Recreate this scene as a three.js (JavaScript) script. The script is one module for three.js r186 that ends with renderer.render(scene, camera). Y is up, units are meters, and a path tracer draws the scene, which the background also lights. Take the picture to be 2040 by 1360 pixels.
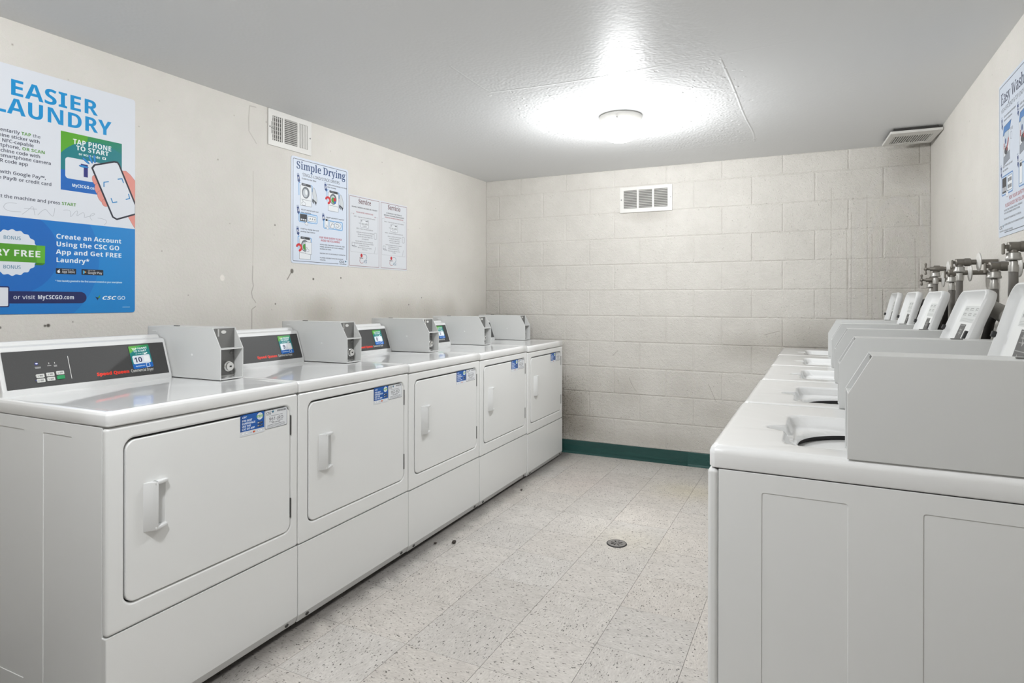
import * as THREE from 'three';
import { RoundedBoxGeometry } from 'three/addons/geometries/RoundedBoxGeometry.js';
import { mergeGeometries, mergeVertices, toCreasedNormals } from 'three/addons/utils/BufferGeometryUtils.js';
import { createNoise2D } from 'simplex-noise';

// ---------------------------------------------------------------- camera, exposure, lights
const scene = new THREE.Scene();
scene.background = new THREE.Color(0x000000);
const camera = new THREE.PerspectiveCamera(THREE.MathUtils.radToDeg(2 * Math.atan(680 / 1212)), 2040 / 1360, 0.05, 60);
camera.position.set(0, 1.232, 0);
camera.rotation.set(0, Math.atan2(0.424, 0.906), 0.0019, 'YXZ');
camera.setViewOffset(2040, 1360, 2.6, 82, 2040, 1360);          // shift lens: verticals stay vertical
const renderer = new THREE.WebGLRenderer({ antialias: true });
renderer.toneMapping = THREE.LinearToneMapping;
renderer.toneMappingExposure = 1.0;
renderer.shadowMap.enabled = true;
renderer.shadowMap.type = THREE.PCFSoftShadowMap;
const LAMP_POWER = 17.3, LAMP_COLOUR = new THREE.Color(0.97, 0.985, 1.0);
const ROOM_LAMPS = [[-0.882, -3.32, 0.56], [-1.05, -0.4, 0.7]];    // x, z, share of LAMP_POWER
const H = 2.255, BACK = -4.675, FRONT = 1.7;                     // ceiling height, back wall, wall behind the camera
const leftX = (z) => -2.426 - 0.0525 * (z - BACK), rightX = (z) => 0.785 - 0.026 * (z - BACK);
const TURN_LEFT = Math.atan2(1, 0.0525), TURN_RIGHT = Math.atan2(-1, -0.026);

// ---------------------------------------------------------------- helpers
let seed = 12345;
const rnd = () => { seed = (seed * 1664525 + 1013904223) >>> 0; return seed / 4294967296; };
const rr = (a, b) => a + (b - a) * rnd();
const noise = createNoise2D(rnd), sstep = (a, b, x) => { const t = Math.min(1, Math.max(0, (x - a) / (b - a))); return t * t * (3 - 2 * t); };
const taken = {};
const numbered = (n) => { const k = (taken[n] = (taken[n] ?? -1) + 1); return k ? n + '_' + String(k).padStart(3, '0') : n; };
function tag(o, label, category, group) { o.userData.label = label; o.userData.category = category; if (group) o.userData.group = group; return o; }
function thing(name, label, category, [x, y, z] = [0, 0, 0], turn = 0, group) {
  const o = new THREE.Group(); o.name = numbered(name); o.position.set(x, y, z); o.rotation.y = turn; scene.add(o);
  return tag(o, label, category, group);
}
function part(name, geometry, material, parent, top = false) {
  const g = Array.isArray(geometry) ? merge(geometry) : geometry;
  const m = new THREE.Mesh(g, material); m.castShadow = m.receiveShadow = true;
  const n = parent ? (parent.children.filter((c) => c.name.replace(/_\d{3}$/, '') === name).length) : 0;
  m.name = top ? numbered(name) : n ? name + '_' + String(n).padStart(3, '0') : name;
  (parent ?? scene).add(m); return m;
}
function struct(name, geometry, material) { const m = part(name, geometry, material, null, true); m.userData.kind = 'structure'; return m; }
function norm(g) {
  if (g.index) g = g.toNonIndexed();
  if (!g.attributes.uv) g.setAttribute('uv', new THREE.BufferAttribute(new Float32Array(g.attributes.position.count * 2), 2));
  for (const k of Object.keys(g.attributes)) if (!['position', 'normal', 'uv'].includes(k)) g.deleteAttribute(k);
  if (!g.attributes.normal) g.computeVertexNormals();
  return g;
}
const merge = (list) => list.length === 1 ? list[0] : mergeGeometries(list.map(norm));
const rbox = (x0, x1, y0, y1, z0, z1, r = 0.003, s = 2) => { const g = new RoundedBoxGeometry(x1 - x0, y1 - y0, z1 - z0, s, Math.min(r, (x1 - x0) / 2.01, (y1 - y0) / 2.01, (z1 - z0) / 2.01)); g.translate((x0 + x1) / 2, (y0 + y1) / 2, (z0 + z1) / 2); return g; };
const cyl = (r0, r1, h, n = 24) => new THREE.CylinderGeometry(r0, r1, h, n);
const lathe = (pts, n = 32) => new THREE.LatheGeometry(pts.map((p) => new THREE.Vector2(p[0], p[1])), n);
const tube = (pts, r, n = 40, m = 12) => new THREE.TubeGeometry(new THREE.CatmullRomCurve3(pts.map((p) => new THREE.Vector3(...p))), n, r, m, false);
function rrShape(x0, x1, y0, y1, r, path = false) {
  const R = typeof r === 'number' ? [r, r, r, r] : r, pts = [];                     // corner radii: bl, br, tr, tl
  [[x0, y0, 1, 1, 2], [x1, y0, -1, 1, 3], [x1, y1, -1, -1, 0], [x0, y1, 1, -1, 1]].forEach(([x, y, sx, sy, q], k) => {
    if (!R[k]) { pts.push(new THREE.Vector2(x, y)); return; }
    for (let i = 0; i <= 8; i++) { const a = (q + i / 8) * Math.PI / 2; pts.push(new THREE.Vector2(x + sx * R[k] + R[k] * Math.cos(a), y + sy * R[k] + R[k] * Math.sin(a))); }
  });
  return path ? new THREE.Path(pts) : new THREE.Shape(pts);
}
// a plate that faces +x: drawn in (-z, y), front surface at x = front, depth behind it, rounded by bevel
function facing(shape, front, depth, bevel = 0.002, seg = 2) {
  const g = new THREE.ExtrudeGeometry(shape, { depth: Math.max(1e-4, depth - 2 * bevel), bevelEnabled: bevel > 0, bevelSize: bevel, bevelThickness: bevel, bevelOffset: -bevel, bevelSegments: seg, curveSegments: 8 });
  g.translate(0, 0, front - depth + bevel); g.rotateY(Math.PI / 2); return g;
}
const zy = (z0, z1, y0, y1, r, path) => rrShape(-z1, -z0, y0, y1, r, path);      // z0 < z1, for facing()
// a profile in (x, y) drawn out along z
function along(pts, z0, z1, bevel = 0) {
  const s = new THREE.Shape(pts.map((p) => new THREE.Vector2(p[0], p[1])));
  const g = new THREE.ExtrudeGeometry(s, { depth: z1 - z0 - 2 * bevel, bevelEnabled: bevel > 0, bevelSize: bevel, bevelThickness: bevel, bevelOffset: -bevel, bevelSegments: 2 });
  g.translate(0, 0, z0 + bevel); return g;
}
// a skin through rings of equal point counts
function loft(rings, capA = true, capB = true, crease = 0.6) {
  const n = rings[0].length, pos = [], idx = [];
  for (const r of rings) for (const p of r) pos.push(...p);
  for (let i = 0; i < rings.length - 1; i++) for (let j = 0; j < n; j++) {
    const a = i * n + j, b = i * n + (j + 1) % n, c = a + n, d = b + n; idx.push(a, b, c, b, d, c);
  }
  const cap = (k, flip) => { const c = [0, 0, 0]; for (const p of rings[k]) for (let q = 0; q < 3; q++) c[q] += p[q] / n; const ci = pos.length / 3; pos.push(...c);
    for (let j = 0; j < n; j++) { const a = k * n + j, b = k * n + (j + 1) % n; flip ? idx.push(a, ci, b) : idx.push(a, b, ci); } };
  if (capA) cap(0, true); if (capB) cap(rings.length - 1, false);
  const g = new THREE.BufferGeometry(); g.setAttribute('position', new THREE.Float32BufferAttribute(pos, 3)); g.setIndex(idx);
  return toCreasedNormals(g, crease);
}
// rounded rectangle ring in a horizontal plane (counter-clockwise seen from below so that lofts upward face out)
function ringXZ(x0, x1, z0, z1, r, y, k = 6, m = 6) {
  const out = [], C = [[x1 - r, z1 - r, 0], [x0 + r, z1 - r, 1], [x0 + r, z0 + r, 2], [x1 - r, z0 + r, 3]];
  for (let c = 0; c < 4; c++) {
    const [cx, cz, q] = C[c];
    for (let i = 0; i <= k; i++) { const a = (q + i / k) * Math.PI / 2; out.push([cx + r * Math.cos(a), y, cz + r * Math.sin(a)]); }
    const e = out[out.length - 1], [nx, nz, nq] = C[(c + 1) % 4], a = nq * Math.PI / 2, f = [nx + r * Math.cos(a), y, nz + r * Math.sin(a)];
    for (let i = 1; i < m; i++) out.push([e[0] + (f[0] - e[0]) * i / m, y, e[2] + (f[2] - e[2]) * i / m]);
  }
  return out.reverse();
}
function planeUV(g, fn) { const p = g.attributes.position, u = new Float32Array(p.count * 2); for (let i = 0; i < p.count; i++) { const q = fn(p.getX(i), p.getY(i), p.getZ(i)); u[2 * i] = q[0]; u[2 * i + 1] = q[1]; } g.setAttribute('uv', new THREE.BufferAttribute(u, 2)); return g; }
function sheet(w, h, r, t) {                                   // a thin printed sheet, centred, facing +z, uv 0..1
  const g = new THREE.ExtrudeGeometry(rrShape(-w / 2, w / 2, -h / 2, h / 2, r), { depth: t, bevelEnabled: false, curveSegments: 6 });
  return planeUV(g, (x, y) => [x / w + 0.5, y / h + 0.5]);
}
// ---------------------------------------------------------------- textures
function canvas(w, h, draw) { const c = document.createElement('canvas'); c.width = w; c.height = h; draw(c.getContext('2d'), w, h); return c; }
function colourMap(c) { const t = new THREE.CanvasTexture(c); t.colorSpace = THREE.SRGBColorSpace; t.magFilter = THREE.LinearFilter; t.anisotropy = 8; return t; }
function field(n, fn) {                                        // a tileable-enough relief or roughness map
  const d = new Uint8Array(n * n * 4); for (let y = 0; y < n; y++) for (let x = 0; x < n; x++) { const v = Math.max(0, Math.min(255, 255 * fn(x / n, y / n))), i = (y * n + x) * 4; d[i] = d[i + 1] = d[i + 2] = v; d[i + 3] = 255; }
  const t = new THREE.DataTexture(d, n, n); t.wrapS = t.wrapT = THREE.MirroredRepeatWrapping; t.magFilter = THREE.LinearFilter; t.needsUpdate = true; return t;
}
const fbm = (x, y, o = 4) => { let s = 0, a = 0.5; for (let i = 0; i < o; i++) { s += a * noise(x, y); x *= 2.03; y *= 2.03; a *= 0.5; } return s; };
const paintRelief = field(512, (u, v) => 0.5 + 0.35 * fbm(u * 24, v * 24, 4) + 0.15 * noise(u * 150, v * 150));
const blockRelief = field(768, (u, v) => { const p = noise(u * 60 + 9, v * 60), q = noise(u * 130, v * 130 + 5); return 0.62 + 0.2 * fbm(u * 30, v * 30, 4) + 0.12 * q - 0.5 * Math.max(0, p - 0.72) * 3; });
const enamelRelief = field(512, (u, v) => 0.5 + 0.5 * noise(u * 110, v * 110) * 0.6 + 0.2 * noise(u * 230, v * 230));
const scaled = (t, rx, ry = rx) => { const c = t.clone(); c.repeat.set(rx, ry); c.needsUpdate = true; return c; };

const std = (o) => new THREE.MeshStandardMaterial(o), phys = (o) => new THREE.MeshPhysicalMaterial(o);
const rgb = (r, g, b) => new THREE.Color().setRGB(r, g, b);
const M = {
  enamel: phys({ color: rgb(0.74, 0.745, 0.735), roughness: 0.38, clearcoat: 0.25, clearcoatRoughness: 0.25 }),
  lid: phys({ color: rgb(0.84, 0.845, 0.84), roughness: 0.3, clearcoat: 0.9, clearcoatRoughness: 0.05 }),
  sideEnamel: phys({ color: rgb(0.74, 0.745, 0.735), roughness: 0.45, clearcoat: 0.2, clearcoatRoughness: 0.3 }),
  case: phys({ color: rgb(0.61, 0.615, 0.605), roughness: 0.4, clearcoat: 0.2, clearcoatRoughness: 0.3 }),
  plastic: std({ color: rgb(0.66, 0.665, 0.66), roughness: 0.4 }),
  gap: std({ color: rgb(0.03, 0.03, 0.03), roughness: 0.8 }),
  hinge: std({ color: rgb(0.09, 0.09, 0.085), roughness: 0.5, metalness: 0.4 }),
  steel: std({ color: rgb(0.2, 0.2, 0.195), roughness: 0.45, metalness: 0.6 }),
  lock: std({ color: rgb(0.75, 0.75, 0.74), roughness: 0.22, metalness: 0.9 }),
  black: std({ color: rgb(0.015, 0.015, 0.016), roughness: 0.45 }),
  basket: std({ color: rgb(0.5, 0.5, 0.5), roughness: 0.35, metalness: 0.7 }),
  tub: std({ color: rgb(0.7, 0.71, 0.71), roughness: 0.35 }),
  brass: std({ color: rgb(0.2, 0.185, 0.16), roughness: 0.42, metalness: 0.55 }),
  chrome: std({ color: rgb(0.42, 0.41, 0.385), roughness: 0.4, metalness: 0.7 }),
  plateWhite: std({ color: rgb(0.66, 0.65, 0.62), roughness: 0.35, metalness: 0.15 }),
  hose: std({ color: rgb(0.16, 0.15, 0.135), roughness: 0.6, metalness: 0.1 }),
  rubber: std({ color: rgb(0.035, 0.033, 0.03), roughness: 0.45 }),
  greyPipe: std({ color: rgb(0.36, 0.345, 0.315), roughness: 0.6 }),
  vent: std({ color: rgb(0.64, 0.63, 0.6), roughness: 0.4 }),
  ventDark: std({ color: rgb(0.05, 0.048, 0.045), roughness: 0.9 }),
  ventShade: std({ color: rgb(0.2, 0.195, 0.185), roughness: 0.9 }),
  ventDim: std({ color: rgb(0.4, 0.395, 0.38), roughness: 0.7 }),
  drain: std({ color: rgb(0.32, 0.31, 0.3), roughness: 0.4, metalness: 0.7 }),
  green: phys({ color: rgb(0.012, 0.068, 0.06), roughness: 0.5, bumpMap: scaled(paintRelief, 1), bumpScale: 0.002 }),
  debris: std({ color: rgb(0.05, 0.04, 0.035), roughness: 0.9 }),
  key: std({ color: rgb(0.6, 0.6, 0.58), roughness: 0.45 }),
  keyGreen: std({ color: rgb(0.01, 0.25, 0.08), roughness: 0.45 }),
  slab: std({ color: rgb(0.09, 0.08, 0.07), roughness: 0.9 }),
};
// text set to a given width (or natural width when w is 0)
function put(c, text, x, y, size, { w = 0, font = 'sans-serif', bold = true, colour = '#111', align = 'left', italic = false } = {}) {
  c.save(); c.font = (italic ? 'italic ' : '') + (bold ? 'bold ' : '') + size + 'px ' + font; c.fillStyle = colour; const n = c.measureText(text).width;
  const k = w ? w / n : 1, W = n * k; c.translate(align === 'right' ? x - W : align === 'center' ? x - W / 2 : x, y); c.scale(k, 1); c.textBaseline = 'alphabetic'; c.fillText(text, 0, 0); c.restore();
}
const box2 = (c, x0, y0, x1, y1, r, fill, stroke, lw = 2) => { c.beginPath(); c.roundRect(x0, y0, x1 - x0, y1 - y0, r); if (fill) { c.fillStyle = fill; c.fill(); } if (stroke) { c.strokeStyle = stroke; c.lineWidth = lw; c.stroke(); } };
const poly = (c, pts, fill, stroke, lw = 2, close = true) => { c.beginPath(); pts.forEach((p, i) => i ? c.lineTo(...p) : c.moveTo(...p)); if (close) c.closePath(); if (fill) { c.fillStyle = fill; c.fill(); } if (stroke) { c.strokeStyle = stroke; c.lineWidth = lw; c.lineJoin = c.lineCap = 'round'; c.stroke(); } };
const disc = (c, x, y, rx, ry, fill, stroke, lw = 2, rot = 0) => { c.beginPath(); c.ellipse(x, y, rx, ry, rot, 0, Math.PI * 2); if (fill) { c.fillStyle = fill; c.fill(); } if (stroke) { c.strokeStyle = stroke; c.lineWidth = lw; c.stroke(); } };
const curve = (c, pts, stroke, lw) => { c.beginPath(); c.moveTo(...pts[0]); for (let i = 1; i < pts.length - 1; i++) { const m = [(pts[i][0] + pts[i + 1][0]) / 2, (pts[i][1] + pts[i + 1][1]) / 2]; c.quadraticCurveTo(...pts[i], ...m); } c.lineTo(...pts[pts.length - 1]); c.strokeStyle = stroke; c.lineWidth = lw; c.lineCap = 'round'; c.stroke(); };
const greenBlue = (c, x, y, w, h) => { const g = c.createLinearGradient(x, y, x + w * 0.35, y + h); g.addColorStop(0, '#4fa32c'); g.addColorStop(0.3, '#16886a'); g.addColorStop(0.6, '#0a7d88'); g.addColorStop(0.85, '#0967b8'); g.addColorStop(1, '#0b62c0'); c.fillStyle = g; };
const shield = (c, x, y, s, a = '#0d6f86', b = '#123a63') => { poly(c, [[x, y + s * 0.35], [x + s * 0.5, y], [x + s, y + s * 0.3], [x + s * 0.5, y + s]], a); poly(c, [[x, y + s * 0.35], [x + s * 0.45, y + s * 0.3], [x + s * 0.5, y + s]], b); };

const posterCanvas = canvas(1200, 1800, (c) => {
  c.fillStyle = '#e3e7ee'; c.fillRect(0, 0, 1200, 1800);
  put(c, 'EASIER', 302, 214, 160, { w: 602, colour: '#0a93d3' });
  put(c, 'LAUNDRY', 200, 352, 160, { w: 808, colour: '#0a93d3' });
  for (const [a, b, d, x, y] of [['Momentarily ', 'TAP', ' the', 504, 490], ['machine sticker with', '', '', 499, 528], ['your NFC-capable', '', '', 460, 565], ['smartphone, ', 'OR SCAN', '', 534, 600], ['the machine code with', '', '', 502, 637], ['your smartphone camera', '', '', 573, 673], ['or QR code app', '', '', 425, 711], ['Pay with Google Pay\u2122,', '', '', 540, 790], ['Apple Pay\u00ae or credit card', '', '', 577, 832], ['Select the machine and press ', 'START', '', 746, 964]]) {
    c.font = '33px sans-serif'; const wa = c.measureText(a).width, wd = c.measureText(d).width; c.font = 'bold 33px sans-serif'; const wb = b ? c.measureText(b).width : 0;
    const k = 1.06, x0 = x - (wa + wb + wd) * k; c.save(); c.translate(x0, y); c.scale(k, 1); c.font = '33px sans-serif'; c.fillStyle = '#23283a'; c.fillText(a, 0, 0); c.strokeStyle = '#23283a'; c.lineWidth = 0.8; c.strokeText(a, 0, 0); c.fillText(d, wa + wb, 0); c.font = 'bold 33px sans-serif'; c.fillStyle = '#4d8f2a'; c.fillText(b, wa, 0); c.restore();
  }
  greenBlue(c, 638, 395, 453, 452); c.fillRect(638, 395, 453, 452);
  c.save(); c.beginPath(); c.rect(638, 395, 453, 452); c.clip(); disc(c, 640, 390, 190, 190, '#5aa926'); disc(c, 905, 760, 330, 330, '#0d7f86'); c.fillStyle = '#0b66bd'; c.fillRect(638, 690, 453, 160); c.restore();
  put(c, 'TAP PHONE', 866, 477, 55, { w: 288, colour: '#f2f6f6', align: 'center' }); put(c, 'TO START', 866, 520, 50, { w: 244, colour: '#f2f6f6', align: 'center' });
  put(c, 'or scan code', 763, 556, 27, { w: 160, colour: '#f2f6f6' }); box2(c, 938, 536, 966, 556, 4, '#f2f6f6'); disc(c, 952, 546, 6, 6, '#0d7f86');
  box2(c, 669, 588, 1062, 753, 24, '#e3e7ee');
  poly(c, [[779, 622], [830, 622], [830, 722], [800, 722], [800, 648], [779, 648]], '#272a7a');
  for (const [x, y, r] of [[815, 590, 0.7], [850, 572, 1.15], [800, 640, 0.05], [880, 563, 1.5]]) disc(c, x, y, 33, 8, '#2494d8', '#1a4c9a', 3, r);
  put(c, 'MyCSCGO.com', 716, 812, 34, { w: 186, colour: '#f2f6f6' });
  for (const [x, y, rx, ry, q] of [[886, 735, 22, 40, -0.3], [915, 805, 32, 50, -0.3], [940, 860, 34, 52, -0.5], [962, 905, 26, 30, -0.4]]) disc(c, x, y, rx, ry, '#e6968a', '#b5675e', 2, q);
  poly(c, [[1095, 620], [1125, 615], [1160, 640], [1200, 685], [1200, 1090], [1180, 1060], [1140, 990], [1110, 900]], '#e6968a', '#b5675e', 2);
  poly(c, [[862, 640], [880, 612], [1030, 556], [1056, 556], [1070, 575], [1205, 890], [1205, 965], [1052, 1028], [1020, 1012]], '#e3e7ee', '#1a1c2c', 13);
  for (const p of [[[951, 773], [951, 738], [985, 728]], [[1061, 694], [1092, 684], [1104, 715]], [[1007, 862], [1019, 894], [1052, 884]], [[1126, 852], [1156, 840], [1146, 806]]]) poly(c, p, null, '#2a86c4', 8, false);
  curve(c, [[353, 996], [300, 990], [268, 1030], [300, 1058], [380, 1053]], '#9aa0a8', 2); curve(c, [[387, 1070], [430, 1030], [456, 992], [468, 1065]], '#9aa0a8', 2); curve(c, [[400, 1025], [480, 1020]], '#9aa0a8', 2);
  curve(c, [[487, 1062], [530, 1000], [560, 1040], [590, 1070], [598, 996]], '#9aa0a8', 2); curve(c, [[657, 1004], [690, 995], [710, 1010], [703, 1062], [745, 995], [760, 1000], [745, 1047], [800, 995], [808, 1030], [800, 1046], [890, 1010], [870, 995], [840, 1030], [862, 1058]], '#9aa0a8', 2); curve(c, [[905, 1035], [960, 1036], [975, 1060], [955, 1084]], '#9aa0a8', 2);
  c.fillStyle = '#0a86d0'; c.fillRect(0, 1094, 1200, 706);
  c.save(); c.beginPath(); c.rect(0, 1094, 1200, 706); c.clip(); disc(c, 330, 1370, 585, 585, '#0a78c8'); disc(c, 325, 1345, 300, 310, '#0a68bd'); c.restore();
  c.beginPath(); for (let i = 0; i <= 240; i++) { const a = i / 240 * Math.PI * 2, r = 164 + 5 * Math.cos(a * 20); c.lineTo(327 + r * Math.cos(a), 1353 + r * Math.sin(a)); } c.fillStyle = '#dfe5ed'; c.fill();
  put(c, 'BONUS', 327, 1259, 34, { w: 108, bold: false, colour: '#2d6c8c', align: 'center' }); put(c, 'BONUS', 326, 1470, 34, { w: 108, bold: false, colour: '#2d6c8c', align: 'center' });
  poly(c, [[120, 1291], [535, 1289], [533, 1424], [518, 1436], [467, 1437], [478, 1419], [120, 1419]], '#4f9a22'); poly(c, [[480, 1289], [535, 1289], [533, 1418], [480, 1418]], '#5db02b'); poly(c, [[478, 1419], [533, 1419], [518, 1436], [467, 1437]], '#3a7a18');
  put(c, 'TRY FREE', 508, 1378, 66, { w: 330, colour: '#f0f4f4', align: 'right' });
  [['Create an Account', 1225, 483], ['Using the CSC GO', 1284, 468], ['App and Get FREE', 1344, 487], ['Laundry*', 1406, 238]].forEach(([t, y, w]) => put(c, t, 606, y, 50, { w, colour: '#eef3f8' }));
  box2(c, 606, 1452, 747, 1496, 5, '#131a28'); box2(c, 785, 1452, 947, 1497, 5, '#131a28'); put(c, 'App Store', 648, 1487, 26, { w: 90, bold: false, colour: '#fff' }); put(c, 'Download on the', 648, 1465, 11, { w: 84, bold: false, colour: '#fff' });
  disc(c, 626, 1478, 10, 11, '#fff'); disc(c, 636, 1474, 4, 4, '#131a28'); disc(c, 629, 1463, 2.5, 4.5, '#fff', null, 0, 0.5);
  put(c, 'Google Play', 832, 1487, 26, { w: 106, bold: false, colour: '#fff' }); put(c, 'GET IT ON', 832, 1465, 11, { w: 54, bold: false, colour: '#fff' }); poly(c, [[796, 1460], [822, 1475], [796, 1491]], '#3aa7d8'); poly(c, [[809, 1467], [822, 1475], [809, 1483]], '#e8a13a');
  put(c, '* Free laundry granted to the first account created on your smartphone', 603, 1556, 19, { w: 492, colour: '#e4eef6' });
  box2(c, 150, 1632, 822, 1722, 45, '#12205c'); box2(c, 120, 1598, 311, 1748, 12, '#12205c'); box2(c, 130, 1606, 303, 1740, 6, '#e3e7ee');
  put(c, 'or visit', 333, 1690, 42, { w: 138, colour: '#eef3f8', bold: false }); put(c, 'MyCSCGO.com', 486, 1690, 42, { w: 248, colour: '#eef3f8' });
  poly(c, [[886, 1668], [904, 1676], [922, 1656], [905, 1698]], '#14233f'); poly(c, [[906, 1676], [925, 1655], [920, 1680]], '#4fa32c'); put(c, 'CSC', 934, 1692, 40, { w: 108, colour: '#fff', italic: true }); put(c, 'GO', 1056, 1692, 40, { w: 66, bold: false, colour: '#fff' });
  c.fillStyle = '#cfe4f4'; c.fillRect(1098, 1753, 62, 3);
});
function dryerPicture(c, x, y, w, h, open, load) {
  c.lineJoin = 'round'; poly(c, [[x, y + h], [x + 4, y + h * 0.13], [x + w * 0.1, y + h * 0.06], [x + w, y + h * 0.05], [x + w * 0.98, y + h]], '#eef1f4', '#39434f', 3);
  poly(c, [[x + w * 0.12, y], [x + w * 0.9, y + 4], [x + w * 0.92, y + h * 0.12], [x + w * 0.14, y + h * 0.1]], '#2a2e36', '#1b1e24', 2); poly(c, [[x + w * 0.2, y + 9], [x + w * 0.5, y + 10], [x + w * 0.5, y + 18], [x + w * 0.2, y + 17]], '#8d949c');
  poly(c, [[x - 18, y + h * 0.55], [x - 20, y + 6], [x - 2, y - 2]], null, '#5fa3dd', 9, false); poly(c, [[x + w + 8, y + h * 0.3], [x + w + 8, y + 14], [x + w * 0.95, y + 6]], null, '#5fa3dd', 9, false);
  disc(c, x + w * 0.48, y + h * 0.4, w * 0.31, h * 0.25, '#6d747c', '#2c3138', 4); disc(c, x + w * 0.45, y + h * 0.42, w * 0.22, h * 0.19, '#c3c9cf'); disc(c, x + w * 0.52, y + h * 0.38, w * 0.1, h * 0.12, '#eef1f4');
  if (load) { disc(c, x + w * 0.5, y + h * 0.45, w * 0.2, h * 0.14, '#3f9a3a'); disc(c, x + w * 0.62, y + h * 0.42, w * 0.12, h * 0.1, '#d42027'); disc(c, x + w * 0.66, y + h * 0.55, w * 0.08, h * 0.07, '#2d66b8'); c.beginPath(); c.arc(x - 5, y + h * 0.5, w * 0.2, 3.6, 7.6); c.strokeStyle = '#d42027'; c.lineWidth = 26; c.stroke(); }
  if (open) { disc(c, x + w * 1.28, y + h * 0.46, w * 0.17, h * 0.36, '#d5dade', '#2c3138', 3, -0.22); poly(c, [[x + w * 1.12, y + h * 0.62], [x + w * 1.4, y + h * 0.9], [x + w * 1.44, y + h * 0.74]], '#3c4148'); poly(c, [[x + w * 1.05, y + h * 0.6], [x + w * 1.2, y + h * 0.68], [x + w * 1.22, y + h * 0.85], [x + w * 1.06, y + h * 0.76]], '#4a5058'); }
  poly(c, [[x + w * 0.06, y + h * 0.72], [x + w * 0.98, y + h * 0.74]], null, '#39434f', 3, false);
}
const stepArrow = (c, n, x, y, tilt = 0.16) => { c.save(); c.translate(x, y); c.rotate(-tilt); c.fillStyle = '#1d3f7a'; c.fillRect(-15, -40, 32, 60); poly(c, [[-22, 18], [24, 18], [1, 52]], '#1d3f7a'); put(c, String(n), 1, 12, 40, { colour: '#fff', align: 'center' }); put(c, 'STEP', 1, -46, 14, { colour: '#1d3f7a', align: 'center' }); c.restore(); };
const hand = (c, x, y, s) => poly(c, [[x, y], [x + 6 * s, y - 4 * s], [x + 14 * s, y + 22 * s], [x + 30 * s, y + 26 * s], [x + 46 * s, y + 34 * s], [x + 42 * s, y + 60 * s], [x + 8 * s, y + 62 * s], [x - 12 * s, y + 40 * s], [x - 4 * s, y + 32 * s], [x + 6 * s, y + 36 * s]], '#eef1f6', '#3c4450', 2.5);
const lines = (c, list, x, y, step, size, o) => list.forEach((t, i) => put(c, t, x, y + i * step, size, o));
const csc = (c, x, y) => { put(c, 'CSC', x, y, 40, { w: 92, colour: '#15181c' }); shield(c, x + 98, y - 32, 26); put(c, 'ServiceWorks', x + 4, y + 20, 16, { w: 120, colour: '#15181c' }); };
const simpleCanvas = canvas(900, 1200, (c) => {
  c.fillStyle = '#dde6f4'; c.fillRect(0, 0, 900, 1200); box2(c, 26, 26, 874, 1174, 14, null, '#2a2f3c', 5); c.fillStyle = '#dde6f4'; c.fillRect(735, 1120, 150, 70);
  put(c, 'Simple Drying', 461, 132, 118, { w: 778, font: 'serif', colour: '#1e4377', align: 'center' });
  put(c, 'SINGLE-LOAD/STACK DRYERS', 457, 204, 50, { w: 590, bold: false, colour: '#22262e', align: 'center' });
  [[1, 104, 240], [2, 520, 275], [3, 100, 600], [4, 486, 642], [5, 96, 838]].forEach((a) => stepArrow(c, ...a));
  const o = { colour: '#1c2028' };
  put(c, 'CLEAN the lint filter', 150, 240, 23, o); lines(c, ['LOAD clothes loosely and close', 'door securely'], 548, 242, 30, 22, o); lines(c, ['SELECT desired cycle and', 'start machine'], 142, 594, 30, 22, o); put(c, 'INSERT payment if required', 532, 636, 22, o); lines(c, ['START by closing door and', 'pushing start button'], 136, 812, 30, 22, o);
  dryerPicture(c, 130, 285, 170, 255, true, false); dryerPicture(c, 562, 300, 172, 246, true, true); dryerPicture(c, 118, 893, 170, 255, false, true); poly(c, [[205, 945], [300, 952], [300, 1090], [215, 1085]], '#eef1f4', '#39434f', 3);
  hand(c, 160, 470, 1.1); hand(c, 225, 1010, 0.8);
  box2(c, 112, 628, 386, 726, 16, '#cfe2f6', '#5fa3dd', 8); box2(c, 126, 636, 232, 718, 4, '#23272e'); box2(c, 246, 652, 368, 706, 8, '#f2f5f8', '#39434f', 3); for (let i = 0; i < 3; i++) { put(c, 'PAY'[i], 270 + i * 34, 692, 32, { colour: '#2d3a4c' }); box2(c, 138 + i * 30, 690, 160 + i * 30, 708, 3, '#d7dce2'); } hand(c, 205, 700, 0.9);
  box2(c, 488, 664, 802, 762, 16, '#cfe2f6', '#5fa3dd', 8); box2(c, 512, 640, 560, 752, 3, '#f2f5f8', '#39434f', 3); box2(c, 520, 650, 552, 672, 2, '#23272e'); box2(c, 588, 676, 656, 748, 3, '#f2f5f8', '#39434f', 3); poly(c, [[600, 740], [625, 690], [648, 704]], null, '#2a2e36', 5, false); disc(c, 722, 712, 56, 40, '#e8edf2', '#39434f', 3); curve(c, [[690, 700], [722, 690], [750, 712], [716, 736], [690, 720]], '#2a2e36', 4); hand(c, 536, 720, 0.8);
  put(c, 'FOR YOUR SAFETY PLEASE', 605, 888, 32, { w: 366, colour: '#b02a34', align: 'center' }); put(c, 'AVOID THE FOLLOWING', 600, 922, 32, { w: 312, colour: '#b02a34', align: 'center' });
  lines(c, ['DRYING ITEMS CONTAINING COOKING OIL, FOAM', 'RUBBER, GASOLINE OR ANY OTHER FLAMMABLE', 'MATERIALS OR FUMES.', '', 'REACHING INTO THE DRYER WHILE IT IS OPERATING.', '', 'ALLOWING CHILDREN TO PLAY ON OR AROUND', 'THE DRYER.'], 430, 966, 26, 17, o);
  csc(c, 748, 1158);
});
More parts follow.
